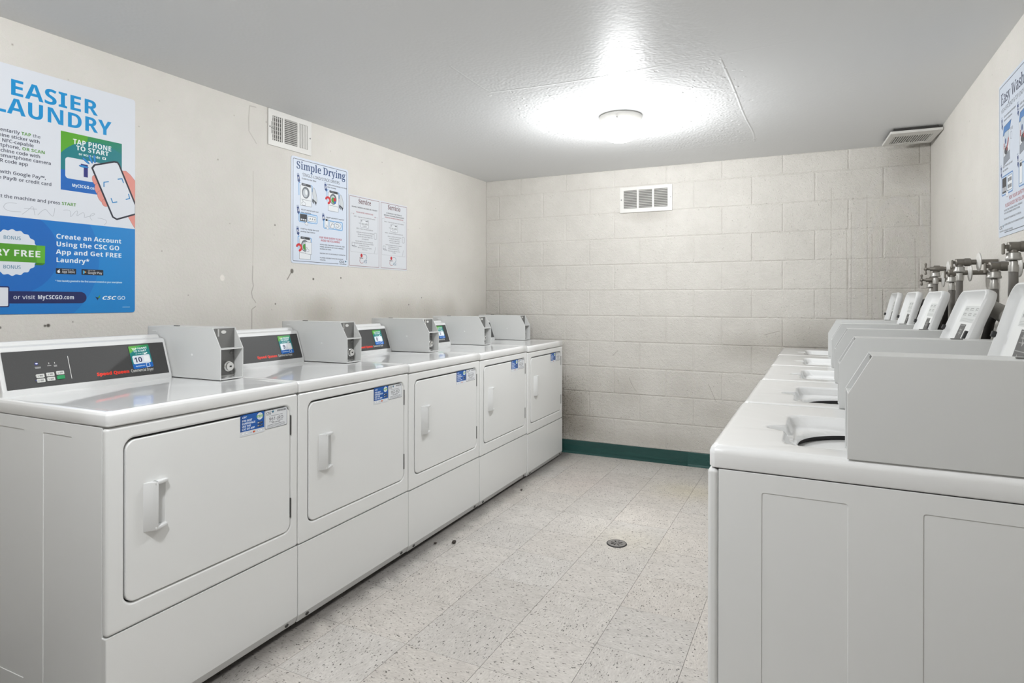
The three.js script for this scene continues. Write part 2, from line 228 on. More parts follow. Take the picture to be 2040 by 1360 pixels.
const serviceCanvas = canvas(1300, 1000, (c) => {
  c.fillStyle = '#dee1e6'; c.fillRect(0, 0, 1300, 1000);
  for (const [x0, x1, es] of [[24, 640, 0], [684, 1290, 1]]) {
    const cx = (x0 + x1) / 2, w = x1 - x0; box2(c, x0, 22, x1, 978, 3, null, '#7e4145', 5);
    put(c, es ? 'Servicio' : 'Service', cx, 106, 92, { w: es ? 300 : 262, font: 'serif', colour: '#5d262a', align: 'center' });
    lines(c, es ? ['SU PRIORIDAD ES QUE TODAS LAS', 'M\u00c1QUINAS FUNCIONEN APROPIADAMENTE'] : ['PROPERLY WORKING MACHINES ARE A PRIORITY'], cx, 172, 34, 23, { colour: '#24262b', align: 'center' });
    lines(c, es ? ['POR FAVOR INFORME UN PROBLEMA DE', 'SERVICIO SIGUIENDO DOS PASOS'] : ['PLEASE REPORT A SERVICE ISSUE', 'FOLLOWING THE EASY TWO STEP METHOD'], cx, 238, 32, 23, { colour: '#a0434a', align: 'center' });
    box2(c, x0 + 22, 258, x1 - 36, 786, 2, null, '#8a8d93', 2); c.fillStyle = '#dee1e6'; c.fillRect(x0 + 90, 250, w - 190, 22);
    put(c, es ? 'PASO 1 - Tome nota del n\u00famero de la m\u00e1quina' : 'STEP 1 - Take note of the machine ID number', cx, 302, 22, { bold: false, colour: '#33363c', align: 'center' });
    box2(c, cx - 86, 324, cx + 80, 432, 8, '#e6e9ed', '#3a3d44', 3); put(c, 'SAS-LMFG', cx, 396, 38, { w: 140, bold: false, colour: '#33363c', align: 'center' }); shield(c, cx - 74, 334, 20, '#3a3d44', '#3a3d44'); c.fillStyle = '#3a3d44'; c.fillRect(cx + 16, 336, 52, 10); c.fillRect(cx - 50, 410, 90, 4); c.fillRect(cx - 122, 376, 34, 4);
    put(c, es ? 'PASO 2 - Informe el problema r\u00e1pidamente' : 'STEP 2 - Report the issue quickly by', cx, 464, 22, { bold: false, colour: '#33363c', align: 'center' });
    const o = { bold: false, colour: '#33363c', align: 'center' };
    lines(c, es ? ['Utilice su tel\u00e9fono para escanear', 'el c\u00f3digo QR, descargue la', 'aplicaci\u00f3n y siga los pasos', 'indicados en la pantalla'] : ['Using your smartphone to download', 'the app and following the steps', 'scan the QR code or search it in', 'your app store'], cx + 10, 512, 30, 22, o);
    lines(c, es ? ['Env\u00ede un mensaje indicando la m\u00e1quina', 'y el problema que necesita', 'servicio y le responderemos'] : ['Text the need for service, including the', 'machine number, describing the problem', 'to request the service'], cx - 10, 640, 28, 21, o);
    lines(c, es ? ['Visite nuestra p\u00e1gina de servicio', 'en l\u00ednea'] : ['Visit our website service request', 'form online'], cx, 726, 24, 20, o);
    box2(c, x1 - 106, 488, x1 - 56, 576, 12, null, '#33363c', 3); box2(c, x0 + 48, 656, x0 + 100, 700, 3, null, '#33363c', 3); poly(c, [[x0 + 48, 702], [x0 + 110, 702], [x0 + 142, 716], [x0 + 80, 720]], null, '#33363c', 3); curve(c, [[x1 - 80, 690], [x1 - 88, 740], [x1 - 104, 780]], '#33363c', 3);
    disc(c, cx - 66, 828, 22, 26, '#c4222c'); curve(c, [[cx - 30, 812], [cx + 36, 806], [cx + 48, 862], [cx + 20, 886]], '#7f99a6', 8); curve(c, [[cx - 90, 862], [cx - 112, 910], [cx - 70, 940], [cx - 36, 928]], '#a06a6c', 8); c.fillStyle = '#55504f'; c.fillRect(cx - 108, 860, 74, 9); put(c, 'ASI', cx - 24, 930, 56, { w: 74, bold: false, colour: '#2a5f86' });
  }
});
const easyCanvas = canvas(900, 1200, (c) => {
  c.fillStyle = '#d9e2ee'; c.fillRect(0, 0, 900, 1200); box2(c, 22, 24, 878, 1172, 6, null, '#343a45', 5); c.fillStyle = '#d9e2ee'; c.fillRect(10, 1108, 160, 80);
  put(c, 'Easy Washing', 62, 168, 124, { w: 780, font: 'serif', colour: '#1d2a4c' }); put(c, 'HIGH-EFFICIENCY & TOP LOAD WASHERS', 70, 232, 46, { w: 760, bold: false, colour: '#22262e' });
  [[1, 96, 318], [2, 520, 318], [3, 74, 690], [4, 520, 690]].forEach((a) => stepArrow(c, ...a));
  lines(c, ['ADD recommended detergent', 'amount to dispenser'], 150, 282, 30, 22, { colour: '#1c2028' }); lines(c, ['LOAD clothes loosely', 'and evenly'], 560, 300, 30, 22, { colour: '#1c2028' }); lines(c, ['SELECT desired cycle and', 'start machine'], 118, 668, 30, 22, { colour: '#1c2028' });
  for (const x of [120, 545]) { poly(c, [[x, 420], [x + 190, 400], [x + 230, 340], [x + 24, 352]], '#4f86c4', '#39434f', 3); poly(c, [[x, 420], [x + 190, 400], [x + 186, 560], [x + 20, 590]], '#e6ebf0', '#39434f', 3); poly(c, [[x + 20, 590], [x + 186, 560], [x + 190, 625], [x + 18, 650]], '#8d95a0', '#2c3138', 3); box2(c, x + 40, 400, x + 160, 510, 20, '#c8d4e0', '#5f7388', 4); disc(c, x + 90, 545, 48, 30, '#3a3f48'); poly(c, [[x + 92, 545], [x + 150, 450], [x + 166, 470], [x + 112, 550]], '#a8343a'); disc(c, x + 74, 470, 16, 22, '#2f4f8a'); box2(c, x + 26, 480, x + 46, 525, 3, '#a8343a'); }
  put(c, 'POD', 330, 420, 30, { bold: false, colour: '#22262e' }); disc(c, 345, 458, 20, 28, null, '#22262e', 3);
  box2(c, 92, 735, 395, 880, 16, '#cfe0f2', '#4f86c4', 9); box2(c, 106, 748, 222, 866, 4, '#24282f'); box2(c, 250, 752, 372, 862, 8, '#f0f4f7', '#39434f', 3); for (let i = 0; i < 3; i++) { box2(c, 262 + i * 34, 768, 286 + i * 34, 796, 3, '#3a424e'); box2(c, 262 + i * 34, 818, 286 + i * 34, 846, 3, '#3a424e'); box2(c, 114 + i * 32, 820, 136 + i * 32, 852, 3, '#d7dce2'); } hand(c, 214, 830, 1.2);
  box2(c, 545, 720, 840, 880, 16, '#cfe0f2', '#4f86c4', 9); box2(c, 560, 700, 620, 860, 4, '#f0f4f7', '#39434f', 3); box2(c, 568, 712, 612, 740, 3, '#24282f');
  put(c, 'FOR YOUR SAFETY', 290, 936, 40, { w: 380, colour: '#9c2f3a' }); put(c, 'PLEASE AVOID THE FOLLOWING', 190, 982, 40, { w: 560, colour: '#9c2f3a' });
  lines(c, ['WASHING ITEMS CONTAINING CHEMICALS, COOKING OIL', 'OR ANY OTHER FLAMMABLE MATERIALS OR FUMES.', '', 'REACHING INTO THE WASHER WHILE IT IS OPERATING.', '', 'ALLOWING CHILDREN TO PLAY ON OR AROUND THE MACHINE.', '', 'OVERLOADING THE WASHER.'], 160, 1010, 22, 17, { colour: '#1c2028' });
  csc(c, 24, 1140);
});
const tapSticker = (n) => canvas(256, 330, (c) => {
  greenBlue(c, 0, 0, 256, 330); c.fillRect(0, 0, 256, 330); c.save(); c.beginPath(); c.rect(0, 0, 256, 330); c.clip(); disc(c, 0, 0, 95, 95, '#4ea02d'); disc(c, 150, 250, 205, 205, '#0e7d7e'); c.fillStyle = '#0a62b8'; c.fillRect(0, 262, 256, 70); c.restore();
  put(c, 'TAP PHONE', 132, 58, 38, { w: 196, colour: '#f0f5f5', align: 'center' }); put(c, 'TO START', 132, 95, 38, { w: 168, colour: '#f0f5f5', align: 'center' }); put(c, 'or scan code', 132, 124, 20, { w: 130, colour: '#f0f5f5', align: 'center' });
  box2(c, 16, 142, 240, 262, 18, '#dfe4ec'); put(c, n, 82, 240, 100, { w: n.length > 1 ? 104 : 50, colour: '#1a2250', align: 'center' }); box2(c, 158, 160, 226, 240, 3, '#f0f2f5');
  poly(c, [[168, 128], [215, 108], [222, 120], [182, 140]], '#f2f6f6'); box2(c, 170, 268, 212, 320, 4, null, '#f2f6f6', 6); put(c, 'MyCSCGO.com', 92, 302, 22, { w: 118, colour: '#f0f5f5', align: 'center' });
});
const blueSticker = canvas(512, 384, (c) => {
  c.fillStyle = '#d7dade'; c.fillRect(0, 0, 512, 384); c.fillStyle = '#0c54a4'; c.fillRect(0, 0, 512, 300); c.fillStyle = '#0a4388'; c.fillRect(0, 0, 60, 300);
  put(c, 'CSC', 34, 62, 44, { w: 96, colour: '#f0f4f8', italic: true }); shield(c, 136, 30, 26, '#0e7d86', '#0a2c5c'); lines(c, ['FOR BEST', 'EXPERIENCE', 'USE THE', 'CSC GO APP'], 32, 128, 50, 48, { colour: '#f0f4f8' });
  disc(c, 415, 78, 64, 64, '#eef2f4'); c.fillStyle = '#5a9a3a'; c.fillRect(342, 58, 146, 40); put(c, 'TRY FREE', 415, 92, 30, { w: 120, colour: '#fff', align: 'center' }); put(c, 'BONUS', 415, 46, 20, { align: 'center' }); put(c, 'BONUS', 415, 122, 20, { align: 'center' });
  for (const y of [176, 232]) { box2(c, 360, y, 478, y + 40, 4, '#0b2040'); disc(c, 376, y + 20, 9, 9, '#fff'); c.fillStyle = '#aebccc'; c.fillRect(394, y + 14, 72, 6); }
  const f = ['#8e959d', '#5c6168', '#2f5f9a', '#c8432c', '#1e63a8', '#d0d4d8']; f.forEach((k, i) => box2(c, 30 + i * 78, 322, 80 + i * 78, 354, 4, i === 3 ? null : '#eceef0', '#5c6168', 2)); disc(c, 278, 338, 16, 16, '#c8231f'); disc(c, 298, 338, 16, 16, '#d86a24'); put(c, 'VISA', 192, 346, 20, { colour: '#2f5f9a' }); put(c, 'DC', 350, 346, 20, { colour: '#1e63a8' });
});
const idSticker = (n) => canvas(512, 340, (c) => {
  c.fillStyle = '#d9dbde'; c.fillRect(0, 0, 512, 340); box2(c, 5, 5, 507, 335, 22, null, '#23262b', 7);
  put(c, 'CSC', 26, 72, 54, { w: 116, colour: '#23262b', italic: true }); shield(c, 156, 20, 52); c.fillStyle = '#55595f'; c.fillRect(30, 84, 108, 6); c.fillStyle = '#33363b'; for (let i = 0; i < 40; i++) if ((i * 7919) % 5 !== 1) c.fillRect(280 + i * 5.2, 24, 3.4, 34);
  c.fillRect(96, 112, 310, 6); put(c, n, 256, 202, 84, { w: 330, bold: false, colour: '#15171a', align: 'center' }); c.fillRect(96, 216, 108, 6); c.fillRect(300, 216, 110, 6); put(c, '1-877-264-6622', 250, 252, 28, { w: 200, colour: '#23262b', align: 'center' });
  c.fillRect(60, 272, 390, 6); for (let i = 0; i < 2; i++) for (let x = 56; x < 460; x += 17) c.fillRect(x, 292 + i * 18, 12, 6);
});
const consoleCanvas = canvas(2048, 512, (c, w, h) => {
  c.fillStyle = '#3d3d3d'; c.fillRect(0, 0, w, h); for (let i = 0; i < 26000; i++) { const v = 40 + 60 * rnd(); c.fillStyle = `rgba(${v},${v},${v},0.5)`; c.fillRect(rnd() * w, rnd() * h, 2, 2); }
  c.fillStyle = '#e6e6e2'; c.fillRect(716, 112, 6, 330);
  put(c, 'Speed Queen', 1032, 446, 66, { w: 436, colour: '#e0301c' }); c.save(); c.strokeStyle = '#e0301c'; c.lineWidth = 5; c.font = 'bold 66px sans-serif'; const k = 436 / c.measureText('Speed Queen').width; c.translate(1032, 446); c.scale(k, 1); c.strokeText('Speed Queen', 0, 0); c.restore(); put(c, 'Commercial Dryer', 1494, 446, 62, { w: 330, bold: false, colour: '#ecece8' });
  box2(c, 330, 170, 368, 206, 6, '#2a2f80'); disc(c, 352, 186, 14, 8, '#e8eefc'); for (const [x, y, ww] of [[326, 232, 66], [330, 246, 62], [466, 226, 46], [538, 226, 38], [540, 240, 36]]) { c.fillStyle = '#c9c9c6'; c.fillRect(x, y, ww, 6); } for (const x of [482, 548]) { put(c, 'I', x, 206, 30, { colour: '#dcdcd8' }); }
  disc(c, 320, 352, 5, 5, '#bcbcb8'); disc(c, 322, 418, 16, 10, '#2a2f80'); disc(c, 326, 416, 9, 5, '#e8eefc');
});
const keyCanvas = canvas(128, 80, (c) => { c.fillStyle = '#c9cac6'; c.fillRect(0, 0, 128, 80); put(c, '3', 18, 58, 46, { colour: '#222', w: 16 }); c.fillStyle = '#333'; c.fillRect(50, 26, 56, 9); c.fillRect(50, 46, 56, 9); });
const lidCanvas = canvas(512, 512, (c) => {
  c.fillStyle = '#d9dad8'; c.fillRect(0, 0, 512, 512); c.fillStyle = '#b9bbb9'; c.fillRect(60, 16, 400, 3); c.fillRect(60, 118, 400, 3); c.fillStyle = '#c6c8c6'; c.fillRect(60, 20, 400, 98);
  for (let i = 0; i < 3; i++) for (let j = 0; j < 2; j++) { const x = 80 + i * 128, y = 28 + j * 34; c.fillStyle = '#6e706e'; c.fillRect(x, y, 10, 18); c.fillStyle = '#8d8f8d'; c.fillRect(x + 16, y, 54, 6); c.fillRect(x + 16, y + 12, 60, 4); } for (let y = 98; y < 116; y += 7) { c.fillStyle = '#9c9e9c'; c.fillRect(70, y, 380, 2); }
});
const stripCanvas = canvas(128, 256, (c) => { c.fillStyle = '#4a4a49'; c.fillRect(0, 0, 128, 256); for (let i = 0; i < 4; i++) { c.fillStyle = '#8d8d8a'; c.fillRect(6, 4 + i * 63, 116, 3); c.fillRect(30, 24 + i * 63, 50, 4); c.fillRect(20, 40 + i * 63, 80, 3); poly(c, [[46, 18 + i * 63], [66, 50 + i * 63], [88, 22 + i * 63]], null, '#b6b6b2', 4, false); } });
const printed = (cv, rough = 0.45, k = 1) => std({ map: colourMap(cv), roughness: rough, color: rgb(k, k, k) });

// ---------------------------------------------------------------- the room
// floor: a bed with separate vinyl tiles, streaked with darker chips
const tileCanvas = canvas(1024, 1024, (c, w, h) => {
  const im = c.createImageData(w, h);
  for (let y = 0; y < h; y++) for (let x = 0; x < w; x++) { const v = fbm(x / 60, y / 18, 4), q = fbm(x / 260 + 7, y / 160, 3), i = (y * w + x) * 4, b = 194 + 13 * v + 8 * q; im.data[i] = b + 1; im.data[i + 1] = b - 4; im.data[i + 2] = b - 10; im.data[i + 3] = 255; }
  c.putImageData(im, 0, 0);
  for (let i = 0; i < 1500; i++) { const x = rnd() * w, y = rnd() * h, l = rr(5, 17), t = rr(1.2, 4.2), a = rr(-0.25, 0.25), d = 80 + 55 * rnd(); disc(c, x, y, l / 2, t / 2, `rgba(${d},${d - 6},${d - 14},${rr(0.35, 0.85)})`, null, 0, a); }
  for (let i = 0; i < 480; i++) { const d = 52 + 34 * rnd(); disc(c, rnd() * w, rnd() * h, rr(3, 9), rr(1.6, 4), `rgba(${d},${d - 4},${d - 10},0.85)`, null, 0, rr(-0.5, 0.5)); }
  for (let i = 0; i < 500; i++) disc(c, rnd() * w, rnd() * h, rr(5, 14), rr(2, 5), 'rgba(222,218,210,0.35)', null, 0, rr(-0.3, 0.3));
});
const tileMap = colourMap(tileCanvas); tileMap.wrapS = tileMap.wrapT = THREE.RepeatWrapping;
const tileMat = phys({ map: tileMap, vertexColors: true, roughness: 0.42, bumpMap: scaled(paintRelief, 3), bumpScale: 0.0006 });
const roomOutline = (m = 0) => new THREE.Shape([[leftX(BACK) - m, -(BACK - m)], [leftX(FRONT) - m, -(FRONT + m)], [rightX(FRONT) + m, -(FRONT + m)], [rightX(BACK) + m, -(BACK - m)]].map((p) => new THREE.Vector2(...p)));
const flat = (shape, y0, y1) => { const g = new THREE.ExtrudeGeometry(shape, { depth: y1 - y0, bevelEnabled: false }); g.rotateX(-Math.PI / 2); g.translate(0, y0, 0); return g; };
const floor = struct('floor', flat(roomOutline(0.14), -0.15, -0.003), M.slab);
{
  // grid fitted to the photograph: column lines run along the room, a crossing at (GX, GZ)
  const T = 0.3048, GX = -0.958, GZ = -1.8107, ca = Math.cos(0.0232), sa = Math.sin(0.0232);
  const at = (i, j, u, v) => { const a = (i + u) * T, b = -(j + v) * T; return [GX + a * ca - b * sa, GZ + a * sa + b * ca]; };
  for (let i = -7; i <= 6; i++) for (let j = -4; j <= 13; j++) {
    const [cx, cz] = at(i, j, 0.5, 0.5);
    if (cz < BACK - 0.16 || cz > 0.1 || cx < -2.35 || cx > 0.75) continue;
    if (cx < -2.0 || cx > 0.2 || cz > -0.7) continue;                               // under the machines and out of view: bed only
    const N = 6, pos = [], col = [], uv = [], idx = [], g = 0.0021, turn = (i + j) & 1, ou = rnd(), ov = rnd(), tint = rr(0.955, 1.02), warm = rr(-0.012, 0.012);
    const corner = [], put3 = (u, v, y) => { let [x, z] = at(i, j, u, v); z = Math.max(z, BACK + 0.004); pos.push(x, y, z);
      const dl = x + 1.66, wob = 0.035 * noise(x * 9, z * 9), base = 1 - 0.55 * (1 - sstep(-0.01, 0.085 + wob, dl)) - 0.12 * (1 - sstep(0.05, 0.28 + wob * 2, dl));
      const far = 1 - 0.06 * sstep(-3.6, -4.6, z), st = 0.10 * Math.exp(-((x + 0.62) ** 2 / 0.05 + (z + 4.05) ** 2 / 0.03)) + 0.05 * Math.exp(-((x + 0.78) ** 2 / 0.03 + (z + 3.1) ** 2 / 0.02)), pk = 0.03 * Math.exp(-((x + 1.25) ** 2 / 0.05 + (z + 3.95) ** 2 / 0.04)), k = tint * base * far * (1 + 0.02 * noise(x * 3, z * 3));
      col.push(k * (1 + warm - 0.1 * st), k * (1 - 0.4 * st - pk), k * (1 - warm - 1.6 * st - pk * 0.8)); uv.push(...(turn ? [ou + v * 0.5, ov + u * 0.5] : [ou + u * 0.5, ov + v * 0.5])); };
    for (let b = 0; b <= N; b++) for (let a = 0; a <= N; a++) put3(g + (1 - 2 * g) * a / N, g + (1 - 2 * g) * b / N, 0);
    for (let b = 0; b < N; b++) for (let a = 0; a < N; a++) { const q = b * (N + 1) + a; idx.push(q, q + 1, q + N + 1, q + 1, q + N + 2, q + N + 1); }
    const rim = []; for (let a = 0; a < N; a++) rim.push(a); for (let b = 0; b < N; b++) rim.push(b * (N + 1) + N); for (let a = N; a > 0; a--) rim.push(N * (N + 1) + a); for (let b = N; b > 0; b--) rim.push(b * (N + 1));
    const s0 = pos.length / 3; for (const q of rim) { pos.push(pos[3 * q], -0.003, pos[3 * q + 2]); col.push(0.22, 0.2, 0.18); uv.push(uv[2 * q], uv[2 * q + 1]); }
    rim.forEach((q, k) => { const q2 = rim[(k + 1) % rim.length], s = s0 + k, s2 = s0 + (k + 1) % rim.length; idx.push(q, s, q2, q2, s, s2); });
    const geo = new THREE.BufferGeometry(); geo.setAttribute('position', new THREE.Float32BufferAttribute(pos, 3)); geo.setAttribute('color', new THREE.Float32BufferAttribute(col, 3)); geo.setAttribute('uv', new THREE.Float32BufferAttribute(uv, 2)); geo.setIndex(idx);
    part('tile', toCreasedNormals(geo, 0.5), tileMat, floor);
  }
}
// ceiling: glossy paint over patched board; seams and ridges are fine relief
const ceilCanvas = canvas(1536, 2048, (c, w, h) => {
  const X = (x) => (x + 2.8) / 3.7 * w, Z = (z) => (z + 4.8) / 6.2 * h, im = c.createImageData(w, h);
  for (let y = 0; y < h; y++) for (let x = 0; x < w; x++) { const px = x / w * 3.7 - 2.8, pz = y / h * 6.2 - 4.8, rough = 0.35 + 0.65 * sstep(-1.45, -1.2, px) * sstep(-0.2, -0.35, px) * sstep(-4.3, -4.1, pz) * sstep(-2.2, -2.7, pz); const v = 120 + rough * (26 * fbm(px * 14, pz * 14, 3) + 22 * noise(px * 45, pz * 45)) + 18 * noise(px * 1.5, pz * 1.5), i = (y * w + x) * 4; im.data[i] = im.data[i + 1] = im.data[i + 2] = v; im.data[i + 3] = 255; }
  c.putImageData(im, 0, 0);
  const ridge = (pts, v, lw) => curve(c, pts.map(([x, z]) => [X(x), Z(z)]), `rgba(${v},${v},${v},0.55)`, lw * 0.7);
  ridge([[-1.37, -2.3], [-1.37, -2.59], [-1.36, -2.67]], 190, 4); ridge([[-1.36, -2.67], [-1.17, -2.69], [-0.86, -2.7], [-0.55, -2.68]], 235, 5); ridge([[-0.55, -2.68], [-0.28, -2.66], [-0.05, -2.65], [0.7, -2.62]], 170, 5);
  ridge([[-0.29, -2.7], [-0.27, -3.07], [-0.26, -3.59], [-0.23, -4.0], [-0.24, -4.2]], 200, 5); ridge([[-0.7, -2.79], [-0.55, -2.89], [-0.44, -3.04], [-0.3, -3.1]], 165, 6); ridge([[-1.52, -4.28], [-0.96, -4.24], [-0.42, -4.22], [-0.28, -4.2]], 150, 7); ridge([[-0.45, -3.55], [-0.33, -3.75], [-0.25, -3.9]], 190, 4);
  for (let i = 0; i < 260; i++) { const x = rr(-1.4, -0.2), z = rr(-4.2, -2.7); disc(c, X(x), Z(z), rr(1, 4), rr(1, 3), rnd() < 0.5 ? 'rgba(40,40,40,0.7)' : 'rgba(230,230,230,0.7)'); }
});
const ceilBump = new THREE.CanvasTexture(ceilCanvas); ceilBump.magFilter = THREE.LinearFilter; ceilBump.flipY = false;
const ceilG = flat(roomOutline(0.14), H, H + 0.15); planeUV(ceilG, (x, y, z) => [(x + 2.8) / 3.7, (z + 4.8) / 6.2]);
struct('ceiling', ceilG, phys({ color: rgb(0.72, 0.727, 0.73), roughness: 0.42, specularIntensity: 0.12, bumpMap: ceilBump, bumpScale: 0.004 }));
// plastered side walls
const wallPaint = { color: rgb(0.58, 0.565, 0.535), roughness: 0.6 };
function sideWall(name, xf, out, draw) {
  const sh = new THREE.Shape([[xf(BACK - 0.14), -(BACK - 0.14)], [xf(FRONT + 0.14), -(FRONT + 0.14)], [xf(FRONT + 0.14) + out, -(FRONT + 0.14)], [xf(BACK - 0.14) + out, -(BACK - 0.14)]].map((p) => new THREE.Vector2(...p)));
  const g = flat(sh, 0, H); planeUV(g, (x, y, z) => [(z + 4.9) / 6.4, y / 2.4]);
  const cv = canvas(2048, 768, (c, w, h) => { const im = c.createImageData(w, h); for (let y = 0; y < h; y++) for (let x = 0; x < w; x++) { const v = 3 * fbm(x / 90, y / 90, 3) + 2.5 * noise(x / 330, y / 200), i = (y * w + x) * 4; im.data[i] = 203 + v; im.data[i + 1] = 199.5 + v; im.data[i + 2] = 193 + v; im.data[i + 3] = 255; } c.putImageData(im, 0, 0); draw(c, (z) => (z + 4.9) / 6.4 * w, (y) => (1 - y / 2.4) * h); });
  return struct(name, g, std({ map: colourMap(cv), roughness: 0.6, bumpMap: scaled(paintRelief, 12, 4.5), bumpScale: 0.0018 }));
}
sideWall('wall_left', leftX, -0.14, (c, X, Y) => {
  const ln = (pts, col, lw) => poly(c, pts.map(([z, y]) => [X(z), Y(y)]), null, col, lw, false);
  ln([[-2.294, 1.9], [-2.295, 1.566], [-2.294, 1.5], [-2.292, 1.407]], 'rgba(150,143,132,0.4)', 1); ln([[-2.292, 1.407], [-2.29, 1.336], [-2.296, 1.305], [-2.285, 1.272], [-2.29, 1.244], [-2.311, 1.218]], 'rgba(95,90,82,0.7)', 0.9); ln([[-2.311, 1.198], [-2.287, 1.183], [-2.287, 1.081]], 'rgba(110,104,95,0.7)', 1);
  ln([[-2.31, 2.236], [-2.271, 2.233], [-2.265, 2.166], [-2.267, 2.102], [-2.314, 2.047]], 'rgba(110,104,96,0.6)', 0.8); ln([[-2.548, 1.39], [-2.517, 1.345]], 'rgba(90,84,76,0.8)', 1.4); disc(c, X(-2.55), Y(1.392), 3.5, 4, 'rgba(85,80,72,0.85)');
  for (const [z, y, s] of [[-2.707, 1.353, 2], [-2.929, 1.367, 1.6], [-2.437, 1.21, 1.2], [-2.433, 1.635, 1.3], [-1.353, 1.131, 1.4], [-1.364, 1.132, 2], [-1.21, 1.13, 1.5], [-3.6, 1.2, 1.5], [-3.75, 1.25, 1.2]]) disc(c, X(z), Y(y), s, s, 'rgba(60,55,48,0.85)');
  disc(c, X(-2.115), Y(1.34), 4, 5, 'rgba(225,221,213,0.9)'); for (let i = 0; i < 70; i++) disc(c, X(rr(-4.6, -0.9)), Y(rr(1.0, 2.2)), rr(0.5, 1), rr(0.5, 1.2), 'rgba(95,88,78,0.55)');
  for (let i = 0; i < 26; i++) { const z = rr(-4.66, -2.3), g2 = c.createRadialGradient(X(z), Y(1.15), 2, X(z), Y(1.15), 46); g2.addColorStop(0, 'rgba(120,112,98,0.10)'); g2.addColorStop(1, 'rgba(120,112,98,0)'); c.fillStyle = g2; c.fillRect(X(z) - 46, Y(1.45), 92, 140); }
});
sideWall('wall_right', rightX, 0.14, (c, X, Y) => { for (let i = 0; i < 60; i++) disc(c, X(rr(-4.6, -1.2)), Y(rr(1.0, 2.2)), rr(0.5, 1.1), rr(0.5, 1.1), 'rgba(95,88,78,0.5)'); });
struct('wall_front', flat(new THREE.Shape([[leftX(FRONT) - 0.14, -FRONT], [leftX(FRONT) - 0.14, -FRONT - 0.14], [rightX(FRONT) + 0.14, -FRONT - 0.14], [rightX(FRONT) + 0.14, -FRONT]].map((p) => new THREE.Vector2(...p))), 0, H), std(wallPaint));
// back wall: painted concrete blocks in running bond over a mortar bed
const BX0 = leftX(BACK), BX1 = rightX(BACK);
const stainCanvas = canvas(1536, 1024, (c, w, h) => {
  const X = (x) => (x + 2.5) / 3.4 * w, Y = (y) => (1 - y / 2.3) * h, im = c.createImageData(w, h);
  for (let y = 0; y < h; y++) for (let x = 0; x < w; x++) { const v = 4 * fbm(x / 70, y / 70, 3) + 3 * noise(x / 260, y / 260), i = (y * w + x) * 4; im.data[i] = 199 + v; im.data[i + 1] = 195.5 + v; im.data[i + 2] = 189 + v; im.data[i + 3] = 255; }
  c.putImageData(im, 0, 0);
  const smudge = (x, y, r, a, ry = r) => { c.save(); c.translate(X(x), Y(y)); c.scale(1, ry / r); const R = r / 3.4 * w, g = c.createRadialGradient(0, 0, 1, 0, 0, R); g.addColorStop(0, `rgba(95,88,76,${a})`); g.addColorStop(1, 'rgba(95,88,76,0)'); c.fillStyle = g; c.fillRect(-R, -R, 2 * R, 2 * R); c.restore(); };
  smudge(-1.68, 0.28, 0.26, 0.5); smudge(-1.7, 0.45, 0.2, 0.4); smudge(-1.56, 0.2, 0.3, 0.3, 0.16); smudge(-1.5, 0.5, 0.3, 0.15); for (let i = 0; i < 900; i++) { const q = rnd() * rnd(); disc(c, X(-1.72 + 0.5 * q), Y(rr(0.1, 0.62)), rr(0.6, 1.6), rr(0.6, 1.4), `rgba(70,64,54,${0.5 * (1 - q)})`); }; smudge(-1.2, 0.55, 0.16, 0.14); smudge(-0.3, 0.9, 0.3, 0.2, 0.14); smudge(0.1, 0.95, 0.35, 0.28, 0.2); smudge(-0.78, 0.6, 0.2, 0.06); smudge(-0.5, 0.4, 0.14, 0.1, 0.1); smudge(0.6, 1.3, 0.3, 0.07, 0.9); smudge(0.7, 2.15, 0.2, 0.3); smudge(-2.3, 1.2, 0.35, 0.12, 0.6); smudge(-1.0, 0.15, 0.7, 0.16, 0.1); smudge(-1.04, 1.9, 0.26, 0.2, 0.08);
  for (const pts of [[[-1.17, 0.63], [-1.14, 0.56], [-1.11, 0.53]], [[-0.58, 0.62], [-0.55, 0.55], [-0.53, 0.5]], [[-0.2, 0.99], [-0.1, 1.02]], [[-1.3, 0.8], [-1.26, 0.84]]]) curve(c, pts.map(([x, y]) => [X(x), Y(y)]), 'rgba(100,93,82,0.4)', 1.6);
  for (let i = 0; i < 800; i++) { const y = rr(0.1, 2.2), d = rr(0.3, 0.8) * (y < 0.8 ? 1 : 0.6); disc(c, X(rr(-2.4, 0.78)), Y(y), rr(0.5, 1.3), rr(0.5, 1.3), `rgba(80,74,64,${d})`); }
  for (const x of [0.22, 0.31, 0.34, 0.43, 0.46, 0.7]) { c.strokeStyle = 'rgba(120,113,100,0.35)'; c.lineWidth = 1.4; c.beginPath(); c.moveTo(X(x), Y(rr(1.5, 2.1))); c.lineTo(X(x + rr(-0.01, 0.01)), Y(rr(0.95, 1.2))); c.stroke(); }
});
const blockMat = std({ map: colourMap(stainCanvas), roughness: 0.62, bumpMap: scaled(blockRelief, 3.2, 2.2), bumpScale: 0.0055 });
const wallUV = (g) => planeUV(g, (x, y) => [(x + 2.5) / 3.4, y / 2.3]);
const backG = new THREE.BoxGeometry(BX1 - BX0 + 0.28, H, 0.14); backG.translate((BX0 + BX1) / 2, H / 2, BACK - 0.0732);
const wallBack = struct('wall_back', wallUV(backG), blockMat);
